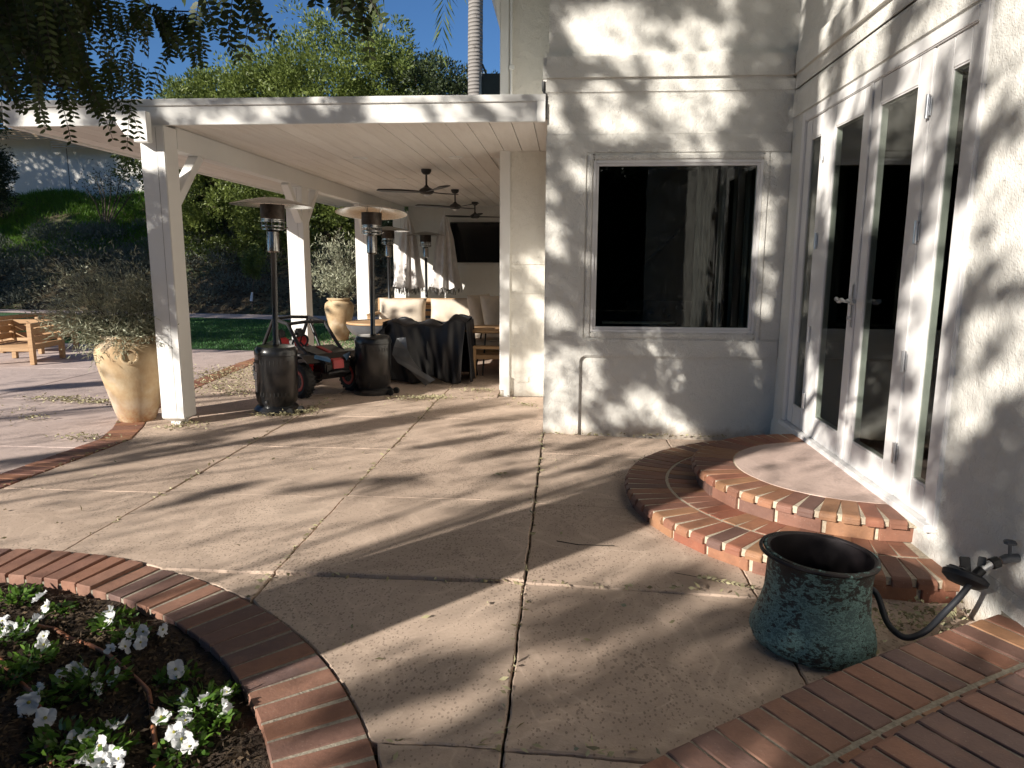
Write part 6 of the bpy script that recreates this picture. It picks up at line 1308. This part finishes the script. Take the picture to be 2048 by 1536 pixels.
# ================================================================ garden behind the camera: unseen trees, crowns shaped to dapple the walls and paving
GAPS = [('F',1,0.88,2.947,2.184,0.091,-0.067,-3.336),('F',1,1.093,3.261,4.124,1.781,1.031,-2.964),('F',1,1.112,2.865,4.804,0.2,-0.083,-4.17),('F',1,0.363,3.508,3.267,0.07,-0.116,-5.676),('F',1,0.114,3.473,7.832,4.007,1.762,-4.173),('F',1,1.278,3.626,14.527,6.419,1.802,-5.405),('F',1,0.494,3.27,3.431,0.146,-0.128,-6.388),('F',1,0.243,3.294,8.0,0.167,0.0,-13.889),('F',1,0.252,2.955,7.846,0.163,-0.123,-6.253),('F',1,0.383,2.771,5.338,0.218,-0.14,-7.003),('F',1,-0.115,2.817,11.613,2.419,0.774,-4.839),('F',1,-0.027,2.665,16.807,0.343,0.0,-11.132),('F',1,0.073,2.362,15.686,0.314,0.0,-10.0),('F',1,0.16,2.278,14.706,0.294,0.0,-8.571),('F',1,-0.153,2.089,19.051,1.868,0.374,-3.885),('F',1,-0.101,1.855,9.812,3.805,1.872,-5.396),('F',1,-0.135,1.704,16.173,0.311,0.0,-11.538),('F',1,-0.068,1.639,11.321,0.218,0.0,-19.231),('F',1,0.211,1.553,17.751,0.341,0.0,-12.821),('F',1,-0.081,1.043,10.101,0.0,0.0,-10.101),('F',1,0.049,1.267,31.102,9.148,3.735,-13.607),('F',1,0.199,0.92,8.889,-4.728,-9.362,-16.297),('F',1,-0.128,1.177,15.089,0.285,0.427,-22.633),('F',1,-0.032,0.75,4.938,0.091,0.0,-12.346),('F',1,0.016,0.591,4.444,0.081,0.0,-9.917),('F',1,0.24,0.686,10.288,0.187,0.257,-13.632),('F',1,0.221,0.502,7.402,0.269,0.202,-10.902),('F',1,0.814,0.829,11.048,3.399,1.487,-5.312),('F',1,0.948,0.582,7.039,2.899,2.622,-6.763),('F',1,0.859,0.237,2.479,-1.563,-5.695,-8.267),('F',1,1.066,0.102,6.445,-3.357,-6.798,-12.085),('F',1,0.522,0.207,5.552,0.198,0.18,-9.734),('F',1,0.021,0.314,5.453,0.097,0.13,-7.141),('F',1,0.024,0.104,4.847,0.085,0.174,-9.566),('F',1,-0.072,0.451,10.905,0.198,0.283,-15.579),('F',1,1.109,2.501,5.719,0.233,-0.245,-12.255),('F',1,0.88,2.453,13.072,0.534,0.0,-30.612),('F',1,1.738,2.415,14.706,4.902,2.262,-8.861),('F',1,1.72,2.044,13.333,0.8,0.0,-9.6),('F',1,1.715,1.793,9.05,0.543,0.0,-6.316),('F',1,1.659,1.674,7.843,0.461,0.0,-16.807),('F',1,1.802,1.41,10.695,0.629,0.0,-9.05),('F',1,1.744,1.193,14.689,0.847,0.226,-11.525),('F',1,1.846,1.063,16.46,1.242,0.167,-8.696),('F',1,1.648,0.773,8.347,-2.455,-5.471,-15.198),('F',1,1.75,0.527,17.321,8.837,2.439,-4.878),('F',1,1.853,0.279,7.459,-6.503,-13.324,-14.025),('F',1,0.451,2.608,4.708,0.096,-0.48,-24.5),('F',1,0.704,2.626,2.614,0.107,0.0,-24.49),('F',1,1.083,2.603,6.005,0.245,-0.49,-24.51),('F',0,0.644,3.149,6.089,-5.243,-22.471,-28.269),('F',0,0.438,3.053,6.441,-4.624,-13.873,-20.809),('F',0,0.743,2.727,3.567,-1.54,-11.35,-25.402),('F',0,0.956,2.624,4.281,-1.848,-12.769,-28.577),('F',0,0.206,3.116,8.186,-4.792,-15.599,-27.454),('F',0,0.608,2.991,11.392,-3.797,-2.869,-7.932),('F',0,0.35,3.193,6.089,-5.243,-26.216,-32.981),('F',0,-0.125,2.633,19.616,0.4,-1.201,-61.249),('F',0,-0.094,1.919,14.104,-8.014,-19.447,-34.405),('F',0,0.469,0.506,18.861,0.343,0.412,-21.811),('F',0,0.802,3.344,5.719,-1.95,-10.399,-30.546),('F',0,0.105,0.661,15.868,0.289,0.808,-43.622),('F',0,0.444,2.852,5.987,-5.178,-21.498,-27.739),('R',1,-3.496,2.849,7.781,-0.61,-0.305,-16.783),('R',1,-3.244,2.847,4.359,-0.256,-0.305,-16.789),('R',1,-2.973,2.802,3.636,-0.218,0.0,-17.143),('R',1,-2.607,2.853,3.704,-0.222,0.0,-15.0),('R',1,-2.156,2.89,6.345,-0.254,-0.202,-10.901),('R',1,-1.492,2.87,3.294,-0.132,-0.154,-7.994),('R',1,-1.142,2.867,3.845,-0.078,-0.196,-10.2),('R',1,-0.881,2.794,12.821,0.0,0.0,-20.0),('R',1,-0.643,2.922,6.593,0.0,-0.336,-17.493),('R',1,-0.535,2.831,8.482,-6.525,-9.911,-14.354),('R',1,-0.363,2.858,29.424,0.6,-0.3,-15.312),('R',1,-4.643,2.818,3.509,-0.405,0.0,-11.538),('R',1,-4.174,2.801,17.857,-1.751,0.0,-29.412),('R',0,-3.104,2.887,5.449,-0.321,-0.855,-47.009),('R',0,-2.79,2.813,11.111,-0.667,0.0,-40.0),('R',0,-1.186,2.846,9.053,-0.185,-0.577,-30.6),('R',0,-1.891,2.833,11.905,11.905,5.247,-5.864),('D',0,6.927,3.63,-5.79,1.311,0.95,-3.113),('D',0,6.139,3.178,-3.891,-1.556,2.043,-6.383),('D',0,6.309,2.943,-3.932,-3.207,1.945,-6.497),('D',0,5.859,3.349,-5.816,-4.726,2.167,-5.439),('D',0,5.487,3.002,-7.143,0.357,0.795,-2.783),('D',0,5.484,2.705,-8.922,1.867,1.167,-5.602),('D',0,5.174,3.183,-18.257,7.824,3.043,-10.447),('D',0,5.785,3.009,-3.585,-9.451,4.707,-10.863),('D',0,4.55,2.869,-6.878,-0.888,1.56,-4.303),('D',0,4.578,2.685,-9.948,2.274,2.238,-8.74),('D',0,4.389,2.929,-6.54,1.189,4.504,-13.513),('D',0,4.658,2.573,-5.599,1.089,3.283,-14.861),('D',0,4.577,2.598,-9.846,1.969,5.626,-23.068),('D',0,3.684,2.685,-9.373,-1.172,4.613,-11.423),('D',0,3.641,2.526,-22.864,0.879,1.876,-5.98),('D',0,3.657,2.394,-15.07,1.116,1.803,-6.698),('D',0,3.691,2.239,-14.833,1.648,1.209,-5.823),('D',0,4.228,2.851,-27.455,42.296,-6.122,-21.704),('D',0,4.827,2.495,-14.415,1.201,1.869,-8.689),('D',0,4.779,2.175,-8.455,0.705,0.564,-3.704),('D',0,5.342,2.161,-9.896,-0.241,0.547,-3.733),('D',0,4.033,2.368,-19.728,10.163,1.86,-16.473),('D',0,4.036,2.253,-19.702,-13.398,8.669,-24.825),('D',0,3.949,2.463,-17.655,3.531,1.528,-6.213),('D',0,3.361,2.154,-6.209,6.448,-3.968,-23.146),('D',0,3.475,2.103,-8.735,11.879,-7.046,-21.138),('D',0,3.581,2.016,-14.097,-4.511,2.368,-8.458),('D',0,3.363,2.025,-24.253,33.347,-26.947,-69.614),('D',0,6.512,2.459,-3.931,0.907,0.423,-3.052),('D',0,6.046,2.193,-8.344,8.177,0.167,-7.844),('D',0,5.923,2.473,-10.058,-3.592,1.539,-7.287),('D',0,4.018,1.962,-9.979,-8.383,2.528,-8.116),('D',0,3.919,2.124,-14.782,-1.529,1.325,-6.219),('D',0,3.682,1.969,-9.583,0.684,1.232,-8.317),('D',0,4.245,1.805,-7.036,0.213,0.287,-2.993),('D',0,4.055,1.793,-7.036,-4.124,1.137,-4.852),('D',0,4.079,1.534,-13.303,-13.303,2.867,-11.85),('D',0,4.148,1.339,-8.792,-4.796,2.487,-24.51),('D',0,3.449,1.695,-15.038,12.146,-7.085,-43.523),('D',0,3.41,1.496,-5.928,2.964,-3.078,-23.084),('D',0,3.291,1.437,-4.358,1.918,-2.266,-19.489),('D',0,3.519,1.374,-10.113,2.167,-0.903,-15.049),('D',0,3.614,1.232,-10.538,-1.454,0.0,-9.811),('D',0,3.335,1.121,-5.588,11.526,-10.245,-14.436),('D',0,3.214,1.219,-5.4,10.462,-29.53,-42.818),('D',0,4.037,0.933,-3.362,9.152,-5.417,-8.966),('D',0,3.933,0.692,-13.698,-10.567,0.44,-8.806),('D',0,3.578,0.949,-15.739,0.525,-0.551,-4.25),('D',0,3.648,0.635,-7.234,1.447,-1.447,-5.401),('D',0,3.071,0.989,-7.317,14.633,-7.186,-8.492),('D',0,3.121,0.918,-10.275,1.976,-3.794,-18.969),('D',0,3.232,0.788,-5.51,5.248,-7.976,-16.792),('D',0,3.336,0.661,-4.712,0.873,-3.565,-12.889),('D',0,3.154,0.66,-9.591,1.844,-7.193,-23.24),('D',0,3.387,0.417,-3.786,0.676,-1.867,-5.383),('D',0,3.063,0.458,-4.581,0.916,-2.552,-6.806),('D',0,3.724,0.426,-6.809,1.318,-3.13,-9.72),('D',0,4.051,0.461,-13.159,-5.887,-1.212,-11.774),('D',1,3.525,0.901,-16.601,-6.962,0.268,-13.655),('D',1,3.433,1.096,-12.729,2.357,-3.771,-26.4),('D',1,3.398,0.97,-13.149,-1.36,-0.907,-14.811),('D',1,3.914,1.474,-16.16,3.128,-0.521,-16.42),('D',1,3.969,1.249,-12.915,2.825,-1.211,-15.74),('D',1,3.92,0.759,-12.643,2.447,-2.651,-13.255),('D',1,3.232,1.309,-6.706,12.228,-14.989,-22.878),('D',1,3.105,1.241,-16.072,3.348,-2.679,-26.117),('D',1,3.654,1.112,-25.203,5.214,-2.738,-21.509),('D',1,3.753,0.198,-7.997,-5.261,-1.263,-17.678),('D',1,3.596,0.381,-14.517,2.903,-13.791,-39.922),('D',1,3.194,0.776,-18.92,3.639,-15.009,-58.671),('D',1,3.029,0.778,-15.972,3.327,-13.31,-50.577),('D',1,5.942,1.181,-4.875,2.386,-0.211,-2.218),('D',1,6.212,0.779,-3.746,-1.202,-0.283,-3.864),('D',1,6.274,0.419,-3.38,0.795,-1.06,-5.633),('D',0,6.158,1.743,-2.566,0.576,0.131,-4.111),('D',0,5.399,1.434,-1.639,0.037,0.0,-1.364),('D',0,4.799,0.794,-2.034,0.051,-0.198,-1.495),('D',0,6.085,1.418,-5.497,1.26,-0.107,-4.142),('D',0,5.037,1.905,-2.892,0.074,0.148,-1.542),('D',0,4.547,1.086,-2.299,0.0,-0.086,-1.247),('D',1,4.627,0.822,-9.864,-3.452,-0.129,-1.92),('D',1,4.751,0.568,-8.25,-3.07,-0.675,-5.833),('D',1,5.423,2.003,-10.198,2.372,0.296,-3.557),('D',1,5.87,1.025,-4.902,2.451,-0.341,-2.728),('D',0,3.145,0.508,-2.065,0.397,-0.964,-2.892),('D',0,3.416,0.109,-3.652,0.756,-2.897,-6.297),('D',0,3.151,0.058,-1.798,0.4,-3.263,-6.682),('D',0,3.057,0.867,-5.065,7.15,-2.979,-4.618),('D',1,3.614,0.13,-5.994,7.493,-4.22,-6.725),('D',1,3.153,0.642,-3.911,11.022,-19.81,-22.095),('G',0,0.455,2.604,1.126,0.028,1.612,-2.687),('G',0,0.223,2.14,1.358,0.141,2.186,-4.372),('G',0,-0.433,2.088,3.373,1.325,4.096,-6.962),('G',0,-0.549,2.389,2.442,1.047,4.031,-5.891),('G',0,0.305,3.138,1.823,0.063,2.169,-3.373),('G',0,1.155,2.974,1.525,-0.359,0.797,-1.495),('G',0,1.337,2.306,2.105,-1.053,0.186,-1.858),('G',1,-0.596,2.707,1.874,0.828,9.114,-8.658),('G',1,-0.377,2.252,4.076,1.578,9.324,-13.986),('G',1,-0.607,2.178,4.801,2.483,16.909,-20.811),('G',1,0.007,2.499,5.591,0.86,7.038,-12.903),('G',1,0.194,3.232,3.069,0.485,13.386,-12.924),('G',1,0.563,3.68,3.127,0.085,8.521,-8.779),('G',1,0.712,3.223,2.929,0.052,8.962,-9.58),('G',1,0.684,2.771,4.11,-0.093,10.274,-13.87),('G',1,-0.025,2.225,3.529,0.551,6.417,-16.043),('G',1,0.714,2.491,7.83,0.224,15.94,-20.973),('G',1,0.272,2.738,4.93,0.56,11.345,-15.756),('G',1,-0.263,2.948,5.651,1.884,17.17,-15.11),('G',1,0.001,3.384,6.015,1.128,17.544,-17.544),('G',1,0.915,3.292,3.816,-0.197,14.098,-15.508),('G',1,0.993,2.796,10.938,-0.781,11.458,-15.104),('G',1,0.187,2.088,5.874,0.42,6.993,-23.31),('G',1,2.21,4.185,8.092,-3.045,1.288,-1.775),('G',1,1.508,2.32,9.351,-3.318,9.804,-19.608),('G',0,-2.204,6.187,1.14,0.424,4.531,-7.282),('G',0,-2.347,4.491,2.529,1.466,15.43,-11.222),('G',0,-1.744,4.653,3.404,1.336,9.427,-19.378),('G',0,-1.753,6.595,1.339,0.393,5.379,-6.455),('G',0,-2.75,6.612,1.644,0.715,6.394,-6.706),('G',0,-0.428,5.701,3.311,0.434,9.289,-9.711),('G',0,-0.857,6.085,1.998,0.362,10.989,-12.297),('G',0,-1.218,4.814,3.982,1.075,3.391,-8.817),('G',0,-0.394,4.404,2.767,0.413,15.35,-24.027),('G',0,-0.522,4.12,3.941,0.885,21.716,-25.737),('G',0,-0.38,5.069,4.37,0.595,10.406,-12.19),('G',0,0.201,6.091,3.646,0.201,15.314,-11.158),('G',0,0.22,5.388,3.051,0.173,14.326,-11.768),('G',0,0.235,4.825,3.496,0.163,17.778,-17.778),('G',0,-3.293,5.525,1.509,0.939,7.754,-6.287),('G',0,-4.046,5.301,1.276,0.983,5.627,-7.428),('G',0,-7.349,9.606,0.88,0.665,1.808,-3.078),('G',0,-6.151,8.448,0.937,0.678,2.576,-3.865),('G',0,-1.278,7.223,1.107,0.225,5.104,-5.742),('G',0,-0.621,6.922,2.177,0.266,5.2,-6.772),('G',0,-3.772,5.733,3.669,2.421,4.916,-8.939),('G',0,-3.22,5.962,2.142,1.199,8.71,-9.478),('G',0,0.749,5.045,2.318,-0.254,0.54,-1.429),('G',0,1.538,6.125,1.822,-0.406,0.765,-2.756)]
def gapmask(surf, a, b, default):
    v = np.full(len(a), float(default)); w = .22 * np.sin(a * 23 + 3 * np.sin(b * 17)) * np.cos(b * 19) + .12 * np.sin(a * 51 - b * 43)
    for s, val, cx, cy, m0, m1, m2, m3 in GAPS:
        if s != surf: continue
        da, db = a - cx, b - cy; r = np.hypot(m0 * da + m1 * db, m2 * da + m3 * db); v = np.where(r + w * .6 < (1.22 if val and surf != 'G' else 1.02 if val else .85), val, v)
    return v
sv = np.array([1.667, 1.77, -1.0]); pts_ = []
def cast(surf, lo, hi, dens, default, to3, cosf, pd=.96, pl=.035):
    area = (hi[0] - lo[0]) * (hi[1] - lo[1]) * cosf; n = int(area * dens); a = rng.uniform(lo[0], hi[0], n); b = rng.uniform(lo[1], hi[1], n)
    lit = gapmask(surf, a, b, default) if surf != 'X' else (np.sin(a * 9 + 2 * np.sin(b * 5)) * np.cos(b * 7 + a * 3) + .3 * rng.normal(size=n) > .15)
    keep = rng.random(n) < np.where(lit > .5, pl, pd); a, b = a[keep], b[keep]; q = to3(a, b); t = rng.uniform(3.35, 5.2, len(a))[:, None]; pts_.append(q - sv * t)  # leaves set up the sun ray from each spot meant to be shaded
DEN = 2900
cast('F', (-.25, 0), (1.9, 4.8), DEN, 0, lambda a, b: np.stack([a, np.full_like(a, 6.41), b], 1), .675)
cast('D', (1.2, .1), (6.4, 4.8), DEN, 1, lambda a, b: np.stack([np.full_like(a, 1.892), a, b], 1), .636)
cast('D0', (-4.5, .1), (1.19, 4.8), DEN * .6, 0, lambda a, b: np.stack([np.full_like(a, 1.892), a, b], 1), .636)  # added leaves that shade the wall mirrored in the window
cast('R', (-5.1, 2.74), (-.25, 2.98), DEN, 0, lambda a, b: np.stack([a, np.full_like(a, 6.4), b], 1), .675)
cast('G', (-7.2, 1.1), (2.1, 9.3), DEN * 1.2, 1, lambda a, b: np.stack([a, b, np.zeros_like(a)], 1), .381, .93, .02)
cast('X', (-.75, .5), (-.2, 5.0), DEN * .8, 0, lambda a, b: np.stack([a, np.full_like(a, 8.2), b], 1), .675)
for x0, x1, yy, z1, pd in ((-2.6, -1.05, 8.80, .95, .97), (-2.52, -2.02, 8.02, .85, .97), (-3.5, -2.5, 8.1, .7, .8)):
    cast('C', (x0, 0), (x1, z1), DEN * .9, 0, lambda a, b: np.stack([a, np.full_like(a, yy), b], 1), .675, pd)  # added leaves that shade the draped cover, second heater and buggy
Q = np.concatenate(pts_); TR = np.array([(-6.5, -6.9), (-8.7, -4.9), (-10.9, -2.8), (-13.1, -.7)]); own = ((Q[:, None, :2] - TR[None]) ** 2).sum(2).argmin(1)
names = ['garden tree out of view left of the camera, nearest to the bed', 'garden tree out of view far left of the camera', 'garden tree out of view close behind the camera', 'garden tree out of view at the far left behind the plaza']
for i, (x, y) in enumerate(TR):
    q = Q[own == i]; t = thing('garden_tree', (x, y, -.1), names[i], 'tree', 'garden trees behind the camera')
    if len(q) < 10: continue
    n = len(q); su = sv / np.linalg.norm(sv); dd = rng.normal(size=(n, 3)); dd -= .85 * (dd @ su)[:, None] * su
    leafmesh('crown', q, dd, rng.uniform(.06, .105, n), rng.uniform(.035, .055, n), M['leaf'], t, 4, N=-sv[None] + rng.normal(size=(n, 3)) * .7)
    MB().tube([(x, y, -.1), (x + .1, y, 1.8), (x, y + .1, 3.6)], [.2, .16, .12], 12).build('trunk', M['bark'], t, smooth=True); m = MB()
    for e in q[rng.integers(0, n, 12)]:
        s = Vector((x, y, random.uniform(2.4, 3.6))); e = Vector(e); m.tube([s, s.lerp(e, .5) + Vector((0, 0, .3)), e], [.03, .018, .006], 6)
    m.build('branch', M['bark'], t, smooth=True)
print('canopy leaves', len(Q))
hd_ = thing('backdrop_hedge', (-2, -12, 0), 'tall hedge added unseen behind the camera to darken the window reflections', 'hedge')
n = 80000; x = rng.uniform(-22, 14, n); y = -12 + rng.normal(size=n) * .45; z = rng.random(n) ** .8 * 4.6  # hedge added as a dark backdrop for the window reflections
leafmesh('foliage', np.stack([x, y, z], 1), rng.normal(size=(n, 3)), .17, .10, M['leafdark'], hd_)
m = MB()
for i in range(19): m.tube([(-21 + i * 1.9, -12.1, -.1), (-21 + i * 1.9, -12.1, 3.2)], .05, 6)
m.build('stems', M['bark'], hd_); MB().box(-22, 14, -12.9, -12.5, -.1, 4.9).build('dark_backing', M['darkgreen'], hd_)  # plain box added behind the leaves to stop sky glints in the window
